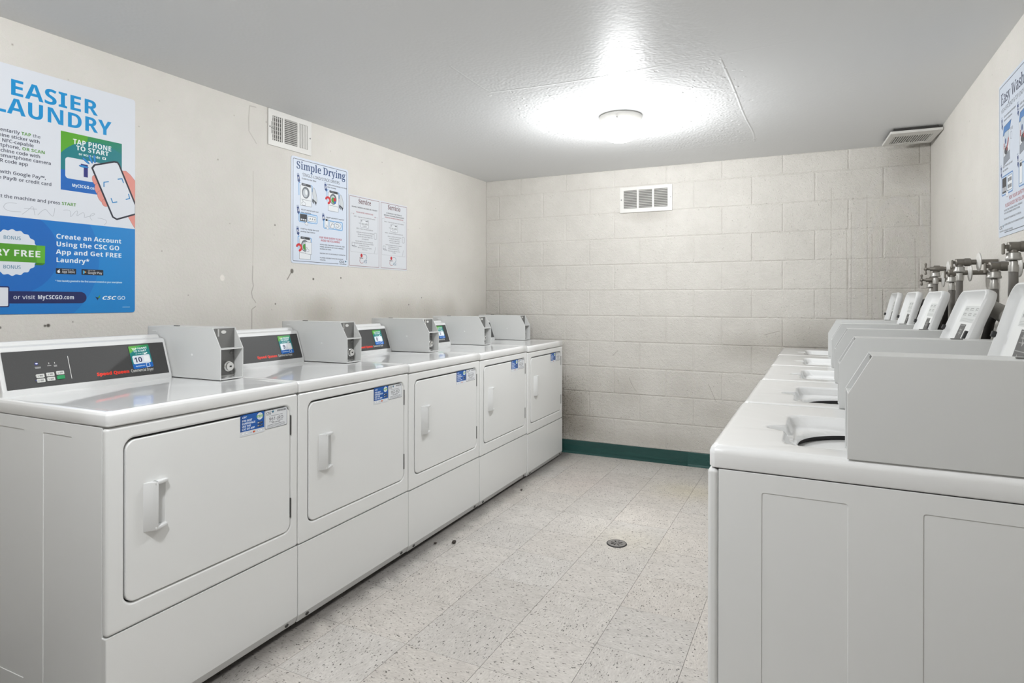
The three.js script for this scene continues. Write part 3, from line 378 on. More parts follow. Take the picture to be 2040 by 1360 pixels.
{
  const P = 0.4037, C = 0.2018, Y0 = 1.3114, X0 = -2.0988, g = 0.0028;
  const block = (x0, x1, y0, y1) => {
    const d = 0.0012 * (rnd() - 0.45), b = rr(0.003, 0.0065), zf = BACK + d, zb = BACK - 0.004, O = [[x0, y0], [x1, y0], [x1, y1], [x0, y1]], I = [[x0 + b, y0 + b], [x1 - b, y0 + b], [x1 - b, y1 - b], [x0 + b, y1 - b]], pos = [], idx = [];
    for (const [x, y] of I) pos.push(x, y, zf); for (const [x, y] of O) pos.push(x, y, zf - rr(0.0012, 0.0024)); for (const [x, y] of O) pos.push(x, y, zb);
    idx.push(0, 1, 2, 0, 2, 3); for (const s of [4, 8]) for (let k = 0; k < 4; k++) { const a = s - 4 + k, e = s - 4 + (k + 1) % 4, p = s + k, q = s + (k + 1) % 4; idx.push(a, p, e, e, p, q); }
    const geo = new THREE.BufferGeometry(); geo.setAttribute('position', new THREE.Float32BufferAttribute(pos, 3)); geo.setIndex(idx); return wallUV(toCreasedNormals(geo, 0.15));
  };
  for (let r = -7; r <= 5; r++) {
    const y0 = Math.max(0.005, Y0 + r * C - C + g), y1 = Math.min(H - 0.002, Y0 + r * C - g); if (y1 - y0 < 0.02) continue;
    const off = ((r % 2) + 2) % 2 ? 0 : -P / 2;
    for (let k = -8; k <= 10; k++) { const x0 = Math.max(BX0 + 0.001, X0 + off + k * P + g), x1 = Math.min(BX1 - 0.001, X0 + off + (k + 1) * P - g); if (x1 - x0 < 0.03) continue; part('block', block(x0, x1, y0, y1), blockMat, wallBack); }
  }
}
// green vinyl cove base along the back wall
const cove = [[0, 0], [0.016, 0], [0.0165, 0.0015], [0.009, 0.007], [0.0055, 0.016], [0.0045, 0.03], [0.004, 0.1], [0.002, 0.104], [0, 0.104]];
const coveG = (x0, x1) => { const g = along(cove, x0, x1, 0); const p = g.attributes.position; for (let i = 0; i < p.count; i++) { const x = p.getX(i), z = p.getZ(i); p.setXYZ(i, z, p.getY(i), BACK + 0.001 + x); } const q = g.attributes.position.array; for (let i = 0; i < q.length; i += 9) for (let k = 0; k < 3; k++) { const t = q[i + k]; q[i + k] = q[i + 3 + k]; q[i + 3 + k] = t; } g.computeVertexNormals(); return g; };
struct('baseboard_back', [coveG(BX0 + 0.004, -0.725)], M.green);
struct('baseboard_back', [coveG(-0.7245, BX1 - 0.004)], M.green);

// ---------------------------------------------------------------- ceiling lamps
ROOM_LAMPS.forEach(([x, z, k], i) => {
  const t = thing('ceiling_lamp', i ? 'flush white globe ceiling lamp behind the camera' : 'glowing round white globe lamp flush on the grey ceiling', 'lamp', [x, H, z]);
  part('fitter', lathe([[0, 0], [0.118, 0], [0.118, -0.012], [0.112, -0.016], [0.112, -0.026], [0.106, -0.03], [0.106, -0.042], [0.1, -0.045], [0, -0.045]].reverse(), 48), M.plateWhite, t);
  const globe = part('globe', lathe([[0.0, -0.142], [0.03, -0.1405], [0.06, -0.134], [0.088, -0.12], [0.108, -0.1], [0.118, -0.08], [0.119, -0.066], [0.114, -0.053], [0.105, -0.045]], 48), phys({ color: rgb(0.85, 0.85, 0.83), roughness: 0.3, emissive: LAMP_COLOUR, emissiveIntensity: 6 }), t);
  globe.userData.label = 'opal white glass globe';
  for (const a of [0.6, 2.7, 4.8]) { const s = cyl(0.004, 0.004, 0.012, 10); s.rotateZ(Math.PI / 2); s.translate(0.109, -0.036, 0); s.rotateY(a); part('screw', s, M.steel, t); }
  const l = new THREE.PointLight(LAMP_COLOUR, LAMP_POWER * k, 0, 2); l.position.set(0, -0.05, 0); l.castShadow = true; l.shadow.radius = 4; l.shadow.mapSize.set(2048, 2048); l.shadow.camera.near = 0.15; t.add(l); l.name = 'bulb';
});

// ---------------------------------------------------------------- coin meter case (shared by dryers and washers)
// front edge at x = xf, chamfer from (xf, yc) to (xf - 0.045, yt), base y0, back xb, between z0 and z1; opening faces +x
function meterCase(parent, xf, yc, yt, y0, xb, z0, z1) {
  const w = 0.0028, prof = [[xf, y0], [xf, yc], [xf - 0.045, yt], [xb, yt], [xb, y0]];
  const inX = xf - 0.046, strip = (pts) => along(pts, z0 + w, z1 - w, 0.0003);
  const shell = [along(prof, z1 - w, z1, 0.0011), along(prof, z0, z0 + w, 0.0011), strip([[xf - 0.044, yt - 0.0005], [xf - 0.0455, yt - 0.004], [xb, yt - 0.004], [xb, yt - 0.0005]]), strip([[xf - 0.0015, y0 + 0.0005], [xf - 0.0015, y0 + 0.004], [xb, y0 + 0.004], [xb, y0 + 0.0005]]), rbox(xb, xb + 0.004, y0, yt, z0, z1, 0.001), rbox(xb + 0.004, inX - 0.003, y0 + 0.004, yt - 0.004, z0 + w, z1 - w, 0.001)];
  const c = part('meter_case', shell, M.case, parent);
  part('shelf', rbox(inX, xf - 0.002, yc - 0.004, yc, z0 + w, z1 - w, 0.001), M.case, c);
  const cz = (z0 + z1) / 2, up = part('coin_plate', rbox(inX - 0.003, inX, yc, yt - 0.004, z0 + w, z1 - w, 0.0005), M.steel, c);
  part('coin_slot', rbox(inX, inX + 0.0025, yt - 0.035, yt - 0.006, cz + 0.022, cz + 0.03, 0.001), M.lock, c); part('badge', [(() => { const g = cyl(0.011, 0.011, 0.002, 24); g.rotateZ(Math.PI / 2); g.scale(1, 0.6, 1); g.translate(inX + 0.001, yt - 0.018, cz + 0.002); return g; })()], M.key, c);
  const pl = part('lock_plate', rbox(inX - 0.003, inX + 0.001, y0 + 0.012, yc - 0.006, z0 + w + 0.002, z1 - w, 0.0008), M.steel, c);
  const yl = y0 + 0.046, disk = (r, x0, x1, y, z, n = 24) => { const g = cyl(r, r, x1 - x0, n); g.rotateZ(Math.PI / 2); g.translate((x0 + x1) / 2, y, z); return g; };
  part('lock', [disk(0.02, inX, inX + 0.012, yl, cz - 0.012), disk(0.0165, inX + 0.012, inX + 0.022, yl, cz - 0.012)], M.lock, c);
  part('keyhole', rbox(inX + 0.0215, inX + 0.0225, yl - 0.003, yl + 0.003, cz - 0.018, cz - 0.008, 0.0005), M.black, c);
  for (const y of [y0 + 0.021, yc - 0.02]) part('bolt', (() => { const g = new THREE.SphereGeometry(0.008, 14, 8, 0, Math.PI * 2, 0, Math.PI / 2); g.rotateZ(-Math.PI / 2); g.scale(0.6, 1, 1); g.translate(inX + 0.001, y, cz - 0.034); return g; })(), M.steel, c);
  for (const z of [cz - 0.02, cz + 0.012]) part('hole', rbox(inX + 0.014, inX + 0.024, y0 + 0.0035, y0 + 0.0046, z, z + 0.012, 0.0004), M.black, c);
  part('rivet', (() => { const g = new THREE.SphereGeometry(0.005, 14, 8, 0, Math.PI * 2, 0, Math.PI / 2); g.rotateX(Math.PI / 2); g.scale(1, 1, 0.35); g.translate(xf - 0.16, yc - 0.028, z1); return g; })(), M.enamel, c);
  part('lift_tab', rbox(xb + 0.03, xb + 0.055, yt - 0.022, yt - 0.0175, z1 - 0.001, z1 + 0.0015, 0.0008), M.plastic, c);
  part('top_latch', [rbox(xb + 0.09, xb + 0.12, yt, yt + 0.003, cz - 0.004, cz + 0.004, 0.001)], M.steel, c);
  return c;
}
// ---------------------------------------------------------------- dryers
// pressed side sheets with two shallow recesses
function sidePanels(t, x0, x1, y0, y1, hw, cols, ya, yb) {
  for (const k of [1, -1]) {
    const s = rrShape(x0, x1, y0, y1, 0.002); for (const [a, b] of cols) s.holes.push(rrShape(a, b, ya, yb, 0.005, true));
    const g = new THREE.ExtrudeGeometry(s, { depth: 0.0009, bevelEnabled: true, bevelSize: 0.0011, bevelThickness: 0.0008, bevelOffset: -0.0011, bevelSegments: 3 });
    if (k < 0) g.rotateY(Math.PI).translate(x0 + x1, 0, 0); g.translate(0, 0, k * (hw - 0.0027)); part('side_panel', g, M.sideEnamel, t);
  }
}
function makeDryer() {
  const t = new THREE.Group(), D = 0.715, hw = 0.349;
  part('cabinet', rbox(-D, -0.021, 0.014, 0.868, -hw + 0.0026, hw - 0.0026, 0.002), M.sideEnamel, t);
  sidePanels(t, -D, -0.0215, 0.014, 0.868, hw, [[-0.297, -0.158], [-0.537, -0.395]], 0.09, 0.83);
  // front panel with the door opening
  const fp = zy(-hw - 0.0005, hw + 0.0005, 0.3005, 0.8665, 0.0095); fp.holes.push(zy(-0.313, 0.3, 0.366, 0.829, 0.03, true));
  part('front_panel', facing(fp, 0, 0.021, 0.0075, 4), M.enamel, t);
  part('door_frame', rbox(-0.0206, -0.018, 0.36, 0.835, -0.318, 0.305, 0.001), M.gap, t);
  const ds = zy(-0.3095, 0.2965, 0.3695, 0.823, 0.028); ds.holes.push(zy(0.181, 0.212, 0.56, 0.685, 0.006, true));
  const door = part('door', facing(ds, 0.001, 0.019, 0.003, 3), M.enamel, t);
  // scooped pull: raised grip on the near side, pocket beyond it
  const wedge = (y0, y1, pts) => { const s = new THREE.Shape(pts.map(([z, x]) => new THREE.Vector2(x, z))); const g = new THREE.ExtrudeGeometry(s, { depth: y1 - y0 - 0.003, bevelEnabled: true, bevelSize: 0.0012, bevelThickness: 0.0015, bevelOffset: -0.0012, bevelSegments: 2 }); g.translate(0, 0, y0 + 0.0015); const p = g.attributes.position; for (let i = 0; i < p.count; i++) { const x = p.getX(i), z = p.getY(i), y = p.getZ(i); p.setXYZ(i, x, y, z); } const q = p.array; for (let i = 0; i < q.length; i += 9) for (let k = 0; k < 3; k++) { const h2 = q[i + k]; q[i + k] = q[i + 3 + k]; q[i + 3 + k] = h2; } g.computeVertexNormals(); return toCreasedNormals(g, 0.5); };
  part('handle', [wedge(0.553, 0.692, [[0.251, -0.002], [0.226, 0.017], [0.2165, 0.02], [0.2125, 0.0185], [0.2115, -0.012], [0.24, -0.012]]), wedge(0.683, 0.692, [[0.222, -0.002], [0.222, 0.0195], [0.205, 0.019], [0.178, 0.012], [0.178, -0.004]]), wedge(0.553, 0.562, [[0.222, -0.002], [0.222, 0.0195], [0.205, 0.019], [0.178, 0.01], [0.178, -0.004]]), wedge(0.558, 0.687, [[0.2125, -0.014], [0.2125, -0.0165], [0.178, -0.0035], [0.178, 0.0006], [0.183, -0.001]])], M.plastic, door);
  for (const y of [0.415, 0.72]) part('hinge', rbox(-0.004, 0.002, y, y + 0.072, -0.3155, -0.3105, 0.001), M.hinge, t);
  // lower panel with an angled toe and two screws
  const low = part('lower_panel', along([[0, 0.2975], [-0.021, 0.2975], [-0.021, 0.008], [-0.011, 0.008], [0, 0.036]].reverse(), -hw - 0.0005, hw + 0.0005, 0.003), M.enamel, t);
  for (const z of [-0.3, 0.3]) { const s = cyl(0.0075, 0.0075, 0.004, 16); s.rotateZ(Math.PI / 2 - 0.37); s.translate(-0.0045, 0.0215, z); part('screw', s, M.hinge, low); }
  for (const [x, z] of [[-0.06, -0.3], [-0.06, 0.3], [-0.66, -0.3], [-0.66, 0.3]]) { const g = lathe([[0, 0], [0.02, 0], [0.02, 0.006], [0.008, 0.012], [0.008, 0.04], [0, 0.04]], 16); g.translate(x, 0, z); part('foot', g, M.black, t); }
  // top: a rounded lid whose face is dished a little inside a rim
  const R = (i, r, y, b = i) => ringXZ(-0.722 + b, 0.004 - i, -hw - 0.001 + i, hw + 0.001 - i, r, y);
  part('top_panel', loft([R(0.003, 0.006, 0.8705), R(0, 0.008, 0.874), R(0, 0.009, 0.878), R(0, 0.009, 0.9), R(0, 0.009, 0.9035), R(0.001, 0.009, 0.9075), R(0.003, 0.009, 0.9105), R(0.0065, 0.01, 0.9122), R(0.011, 0.01, 0.9125), R(0.017, 0.012, 0.9122), R(0.03, 0.014, 0.9098), R(0.04, 0.014, 0.9094)], true, true, 0.9), M.lid, t);
  // control console: extruded section leaning back
  const cons = part('control_console', along([[-0.545, 0.909], [-0.5465, 0.927], [-0.589, 1.053], [-0.594, 1.062], [-0.6, 1.064], [-0.622, 1.0665], [-0.626, 1.074], [-0.631, 1.0785], [-0.655, 1.0785], [-0.662, 1.07], [-0.668, 0.909]].reverse(), -0.236, 0.332, 0.004), M.plastic, t);
  const tilt = Math.atan2(0.0425, 0.126), mid = [-0.5678, 0.9895];
  const plane = (g, u, v, lift = 0.0008) => { g.rotateX(-tilt); g.rotateY(Math.PI / 2); g.translate(mid[0] + lift * Math.cos(tilt) - v * Math.sin(tilt), mid[1] + lift * Math.sin(tilt) + v * Math.cos(tilt), 0.0475 - u); return g; };
  part('control_panel', plane(sheet(0.543, 0.124, 0.002, 0.0008), 0, 0), M.panel, cons);
  const sx = 0.543 / 2048, sy = 0.124 / 512, kx = (x) => (x - 1024) * sx, ky = (y) => (256 - y) * sy;
  for (const [x, y, m] of [[365, 350, M.keyPrint], [478, 342, M.keyPrint], [592, 332, M.keyPrint], [365, 414, M.keyPrint], [478, 406, M.keyPrint], [592, 396, M.keyGreen]]) part('button', plane(sheet(0.0235, 0.0125, 0.002, 0.0035), kx(x), ky(y + 12), 0.0012), m, cons);
  meterCase(t, -0.278, 1.031, 1.11, 0.9125, -0.7, -0.344, -0.24);
  return { t, cons, door, plane };
}
M.panel = printed(consoleCanvas, 0.55); M.keyPrint = printed(keyCanvas, 0.5);
const dryer = makeDryer();
const DRYERS = [[-1.025, -1.725, 0.015, '10', '961-JRD', 'white front-load dryer nearest the camera, with tap sticker 10 and door tag 961-JRD'], [-1.726, -2.442, 0.014, '9', '962-JRD', 'second white dryer from the camera, with tap sticker 9 and door tag 962-JRD'], [-2.444, -3.172, 0.010, '8', '963-JRD', 'middle white dryer of five, with tap sticker 8 and door tag 963-JRD'], [-3.174, -3.873, 0.007, '7', '964-JRD', 'fourth white dryer from the camera, its panel mostly hidden by a coin box'], [-3.875, -4.567, 0.001, '6', '965-JRD', 'farthest white dryer, standing against the block wall by the green baseboard']];
const blueMat = printed(blueSticker);
const pristine = dryer.t.clone();
DRYERS.forEach(([z0, z1, lift, num, id, label], i) => {
  const o = i ? pristine.clone() : dryer.t; o.name = numbered('dryer'); scene.add(o); tag(o, label, 'dryer', 'row of white coin dryers along the left wall');
  o.position.set(-1.685 + (i === 4 ? 0.004 : i === 1 ? 0.001 : 0), 0, (z0 + z1) / 2); o.scale.z = (z0 - z1) / 0.7;
  for (const c of o.children) if (!c.name.startsWith('foot')) c.position.y += lift; else c.scale.y = 1 + lift / 0.04;
  const cons = o.children.find((c) => c.name === 'control_console'), door = o.children.find((c) => c.name === 'door');
  const st = sheet(0.078, 0.089, 0.004, 0.0012); st.rotateZ(i === 0 ? 0.05 : 0.02);
  part('tap_sticker', dryer.plane(st, 0.172 + (i ? 0.012 : 0), 0.0105, 0.0022), printed(tapSticker(num)), cons);
  const bs = sheet(0.101, 0.072, 0.002, 0.0006); bs.rotateY(Math.PI / 2); bs.translate(0.0012, 0.7925, -0.138); part('blue_sticker', bs, blueMat, door);
  const ws = sheet(0.103, 0.066, 0.005, 0.0006); ws.rotateY(Math.PI / 2); ws.translate(0.0012, 0.795, -0.2425); part('number_sticker', ws, printed(idSticker(id)), door);
});

// ---------------------------------------------------------------- washers
function makeWasher() {
  const t = new THREE.Group(), hw = 0.319, D = 0.68;
  part('cabinet', rbox(-D, -0.017, 0.02, 0.855, -hw + 0.0026, hw - 0.0026, 0.002), M.sideEnamel, t);
  sidePanels(t, -D, -0.0175, 0.02, 0.855, hw, [[-0.296, -0.132], [-0.59, -0.426]], 0.09, 0.814);
  part('front_panel', rbox(-0.0165, 0.006, 0.03, 0.8545, -hw - 0.0005, hw + 0.0005, 0.009, 5), M.enamel, t);
  for (const [x, z] of [[-0.06, -0.27], [-0.06, 0.27], [-0.62, -0.27], [-0.62, 0.27]]) { const g = lathe([[0, 0], [0.02, 0], [0.02, 0.006], [0.008, 0.012], [0.008, 0.04], [0, 0.04]], 16); g.translate(x, 0, z); part('foot', g, M.black, t); }
  // top deck: rounded edge, lid well with finger notch, round opening
  const K = 8, m = 32, out = (i, r, y) => ringXZ(-D + i, 0.003 - i, -hw - 0.001 + i, hw + 0.001 - i, r, y, K, m);
  const well = (i, r, y) => ringXZ(-0.53 + i, -0.145 - i, -0.235 + i, 0.147 - i, r, y, K, m).map(([x, yy, z]) => { const f = x > -0.16 ? Math.exp(-(((z + 0.05) / 0.03) ** 4)) : 0; return [x + 0.042 * f * (1 - i * 8), yy, z]; });
  const hole = (r, y) => well(0.02, 0.06, y).map(([x, , z]) => { const a = Math.atan2(z + 0.044, x + 0.335); return [-0.335 + r * Math.cos(a), y, -0.044 + r * Math.sin(a)]; });
  part('top_panel', loft([out(0.003, 0.012, 0.8575), out(0, 0.014, 0.861), out(0, 0.014, 0.865), out(0, 0.014, 0.889), out(0, 0.014, 0.893), out(0.0025, 0.014, 0.9005), out(0.008, 0.016, 0.906), out(0.015, 0.018, 0.907), out(0.022, 0.02, 0.907), well(-0.014, 0.05, 0.907), well(-0.006, 0.046, 0.907), well(-0.002, 0.045, 0.906), well(0.002, 0.043, 0.902), well(0.007, 0.04, 0.888), well(0.011, 0.04, 0.882), well(0.016, 0.04, 0.88), hole(0.177, 0.878), hole(0.171, 0.8765), hole(0.166, 0.873), hole(0.163, 0.868)], false, false, 0.9), M.lid, t);
  const ringAt = (pts) => { const g = lathe(pts, 48); g.translate(-0.335, 0, -0.044); return g; };
  part('tub_seal', ringAt([[0.164, 0.868], [0.17, 0.866], [0.172, 0.82], [0.165, 0.815]]), M.black, t);
  part('tub_ring', ringAt([[0.148, 0.8], [0.15, 0.812], [0.158, 0.816], [0.185, 0.815], [0.2, 0.813], [0.2, 0.796], [0.17, 0.796]]), M.tub, t);
  part('basket', ringAt([[0.0, 0.42], [0.19, 0.42], [0.205, 0.44], [0.205, 0.815]]), M.basket, t);
  part('agitator', ringAt([[0.0, 0.74], [0.03, 0.735], [0.045, 0.7], [0.05, 0.6], [0.09, 0.46], [0.12, 0.425]].reverse()), M.tub, t);
  // low control console behind the lid, and the coin case
  const cons = part('control_console', along([[-0.56, 0.906], [-0.562, 0.925], [-0.588, 1.03], [-0.6, 1.045], [-0.65, 1.05], [-0.665, 1.04], [-0.67, 0.906]].reverse(), -0.212, 0.316, 0.004), M.plastic, t);
  part('control_panel', (() => { const g = sheet(0.48, 0.09, 0.002, 0.001); g.rotateX(-0.24); g.rotateY(Math.PI / 2); g.translate(-0.5735, 0.978, 0.05); return g; })(), M.darkPanel, cons);
  meterCase(t, -0.27, 1.04, 1.122, 0.907, -0.675, -0.319, -0.215);
  // raised lid: a shallow tray seen from inside, hinged at the back of the well
  const L = 0.382, w = 0.19, A = (i, r, y, e = i) => ringXZ(0.004 + i, L - e, -w + i, w - i, r, y, 8, 6);
  const tray = loft([A(0.012, 0.034, 0.031), A(0.004, 0.04, 0.029), A(0.001, 0.042, 0.024), A(0, 0.042, 0.018), A(0, 0.042, 0.007), A(0.0012, 0.041, 0.0025), A(0.0035, 0.04, 0.0004), A(0.007, 0.038, 0.0004), A(0.0095, 0.036, 0.003), A(0.0115, 0.034, 0.007), A(0.021, 0.026, 0.019, 0.024), A(0.026, 0.024, 0.0212, 0.03), A(0.034, 0.02, 0.0215, 0.038)].map((r) => r.slice().reverse()), true, true, 0.7);
  const hingePt = (g) => { g.rotateZ(Math.PI / 2 + LIDTILT); g.translate(-0.513, 0.912, -0.03); return g; };
  const lidMesh = part('lid', hingePt(tray), M.plastic, t);
  const lay = (g, x, z) => { g.rotateX(Math.PI / 2); g.rotateY(Math.PI / 2); g.translate(x, 0.0206, z); return hingePt(g); };
  part('instruction_label', lay(sheet(0.29, 0.27, 0.012, 0.0008), 0.206, 0), M.lidPrint, lidMesh);
  part('warning_strip', lay(sheet(0.078, 0.19, 0.001, 0.0016), 0.175, 0.03), M.stripPrint, lidMesh);
  part('bumper', hingePt(rbox(0.222, 0.25, 0.0095, 0.021, -0.088, -0.076, 0.003)), M.black, lidMesh);
  part('latch', hingePt(rbox(0.238, 0.254, -0.008, 0.004, w - 0.009, w + 0.002, 0.003)), M.black, lidMesh);
  return t;
}
const LIDTILT = 0.335;
M.darkPanel = std({ color: rgb(0.05, 0.05, 0.05), roughness: 0.5 }); M.lidPrint = printed(lidCanvas, 0.5); M.stripPrint = printed(stripCanvas, 0.5);
const washer = makeWasher();
const LIDS = [[0.277, -0.548], [0.36, -0.52], [0.322, -0.519], [0.273, -0.533], [0.235, -0.537]];            // each lid leans at its own angle
const WASHERS = [[-0.1745, -1.432, -2.095, 'white top-load washer nearest the camera, its lid cut off by the frame edge'], [-0.153, -2.095, -2.735, 'second white top-load washer from the camera, grey pipe beside its raised lid'], [-0.130, -2.735, -3.365, 'middle white top-load washer of five, raised lid in front of the black bundle'], [-0.108, -3.365, -4.025, 'fourth white top-load washer, the last but one before the block wall'], [-0.094, -4.025, -4.625, 'farthest white top-load washer, raised lid closest to the block wall']];
const plainWasher = washer.clone();
WASHERS.forEach(([x, z0, z1, label], i) => {
  const o = i ? plainWasher.clone() : washer; o.name = numbered('washer'); scene.add(o); tag(o, label, 'washer', 'row of white top-load washers along the right wall');
  const a = LIDS[i][0] - LIDTILT, hx = -0.513, hy = 0.912, lid = o.children.find((c) => c.name === 'lid');
  lid.rotation.z = a; lid.position.set(LIDS[i][1] - (hx * Math.cos(a) - hy * Math.sin(a)), hy - (hx * Math.sin(a) + hy * Math.cos(a)), 0);
  const xb = i < 4 ? (x + WASHERS[i + 1][0]) / 2 : x + 0.008; o.position.set(xb, 0, (z0 + z1) / 2); o.rotation.set(0, Math.PI - 0.028, 0); o.scale.z = (z0 - z1) / 0.64;
});

// ---------------------------------------------------------------- signs on the walls
function wallSign(name, label, cv, side, zc, y, w, h, r) {
  const x = side < 0 ? leftX(zc) : rightX(zc), turn = side < 0 ? TURN_LEFT : TURN_RIGHT, g = sheet(w, h, r, 0.0018);
  g.translate(0, 0, 0.0006); const m = part(name, g, printed(cv, 0.4, 0.8), null, true); m.position.set(x, y, zc); m.rotation.y = turn; return tag(m, label, name.includes('poster') ? 'poster' : 'sign');
}
wallSign('poster', 'large white and blue poster reading EASIER LAUNDRY above the nearest dryer', posterCanvas, -1, -1.3852, 1.634, 0.6096, 0.914, 0.012);
wallSign('instruction_sign', 'pale blue Simple Drying sign with five picture steps under the wall vent', simpleCanvas, -1, -2.765, 1.737, 0.447, 0.598, 0.014);
wallSign('service_sign', 'white Service and Servicio sign with two red-bordered columns', serviceCanvas, -1, -3.2825, 1.665, 0.585, 0.455, 0.006);
wallSign('instruction_sign', 'pale blue Easy Washing sign high on the right wall above the valves', easyCanvas, 1, -2.826, 1.788, 0.447, 0.605, 0.008);

// ---------------------------------------------------------------- vents
// frame with openings, drawn facing +z around its own centre
function ventFrame(w, h, holes, t, b) { const s = rrShape(-w / 2, w / 2, -h / 2, h / 2, 0.0045); for (const [x0, x1, y0, y1] of holes) s.holes.push(rrShape(x0, x1, y0, y1, 0.001, true)); const g = new THREE.ExtrudeGeometry(s, { depth: t - b, bevelEnabled: true, bevelSize: b, bevelThickness: b, bevelOffset: -b, bevelSegments: 2 }); return g; }
function slat(len, wid, tilt, vertical) { const g = new RoundedBoxGeometry(len, 0.0012, wid, 1, 0.0005); g.rotateX(tilt); if (vertical) g.rotateZ(Math.PI / 2); return g; }
{
  const zc = -2.5345, t = thing('wall_register', 'white metal supply register high on the left wall by the ceiling', 'vent', [leftX(zc), 2.157, zc], TURN_LEFT), U = (z) => zc - z;
  const holes = [[U(-2.412), U(-2.478), 2.09 - 2.157, 2.221 - 2.157], [U(-2.492), U(-2.581), 2.09 - 2.157, 2.223 - 2.157], [U(-2.594), U(-2.656), 2.09 - 2.157, 2.224 - 2.157]];
  part('frame', ventFrame(0.303, 0.195, holes, 0.007, 0.002), M.vent, t); part('duct', (() => { const g = new THREE.BoxGeometry(0.27, 0.15, 0.001); g.translate(0, 0, 0.0006); return g; })(), M.ventDark, t);
  for (let i = 0; i < 5; i++) { const g = slat(0.131, 0.006, 1.2, true); g.translate(holes[0][0] + 0.0075 + i * 0.0128, -0.0015, 0.0055); part('slat', g, M.vent, t); }
  for (let i = 0; i < 6; i++) { const g = new THREE.BoxGeometry(0.064, 0.006, 0.0008); g.translate((holes[0][0] + holes[0][1]) / 2, -0.056 + i * 0.0225, 0.0018); part('damper_blade', g, M.ventDim, t); }
  for (let i = 0; i < 13; i++) { const g = slat(0.088, 0.0075, -0.6, false); g.translate((holes[1][0] + holes[1][1]) / 2, -0.061 + i * 0.0102, 0.005); part('slat', g, M.vent, t); }
  part('backing', rbox(holes[2][0], holes[2][1], -0.066, 0.066, 0.0012, 0.002, 0.0003), M.ventDim, t);
  for (let i = 0; i < 5; i++) { const g = slat(0.133, 0.0078, 1.15, true); g.translate(holes[2][0] + 0.0068 + i * 0.0122, 0, 0.0048); part('slat', g, M.vent, t); }
  for (const x of [-0.142, 0.14]) { const g = cyl(0.004, 0.004, 0.002, 12); g.rotateX(Math.PI / 2); g.translate(x, 0, 0.0078); part('screw', g, M.steel, t); }
  part('lever', [rbox(-0.134, -0.131, -0.035, 0.03, 0.006, 0.0085, 0.001), rbox(-0.132, -0.112, -0.006, -0.001, 0.008, 0.013, 0.001)], M.ventDim, t);
}
{
  const t = thing('wall_grille', 'white metal return grille with three louvre columns on the block wall', 'vent', [-1.0425, 2.013, BACK], 0), X = (x) => x + 1.0425;
  const holes = [[X(-1.213), X(-1.111)], [X(-1.095), X(-0.994)], [X(-0.978), X(-0.877)]].map(([a, b]) => [a, b, -0.067, 0.072]);
  part('frame', ventFrame(0.402, 0.199, holes, 0.009, 0.002), M.vent, t); part('duct', (() => { const g = new THREE.BoxGeometry(0.35, 0.15, 0.001); g.translate(0, 0, 0.0012); return g; })(), M.ventShade, t);
  for (const h of holes) for (let i = 0; i < 11; i++) { const g = slat(0.1, 0.009, 0.62, false); g.translate((h[0] + h[1]) / 2, -0.061 + i * 0.0127, 0.0058); part('slat', g, M.vent, t); }
  for (const x of [-0.189, 0.19]) { const g = cyl(0.005, 0.005, 0.003, 12); g.rotateX(Math.PI / 2); g.translate(x, 0.002, 0.0095); part('screw', g, M.steel, t); }
}
{
  const t = thing('ceiling_vent', 'square white exhaust grille on the ceiling in the far right corner', 'vent', [0.636, H - 0.022, -4.385], 0.026);
  const flip = (g) => { g.rotateX(Math.PI / 2); return g; };
  part('frame', flip(ventFrame(0.262, 0.32, [[-0.098, 0.098, -0.11, 0.072]], 0.012, 0.003)), M.vent, t);
  part('housing', rbox(-0.112, 0.112, 0.002, 0.0215, -0.14, 0.14, 0.002), M.ventDark, t);
  for (let i = 0; i < 16; i++) { const g = rbox(-0.0028, 0.0028, -0.009, 0.0, -0.11, 0.072, 0.001, 1); g.translate(-0.0925 + i * 0.01235, 0, 0); g.translate(0, -0.001, 0); part('slat', g, M.vent, t); }
  part('knob', (() => { const g = new THREE.SphereGeometry(0.007, 12, 8); g.translate(-0.01, -0.013, -0.085); return g; })(), M.chrome, t);
}
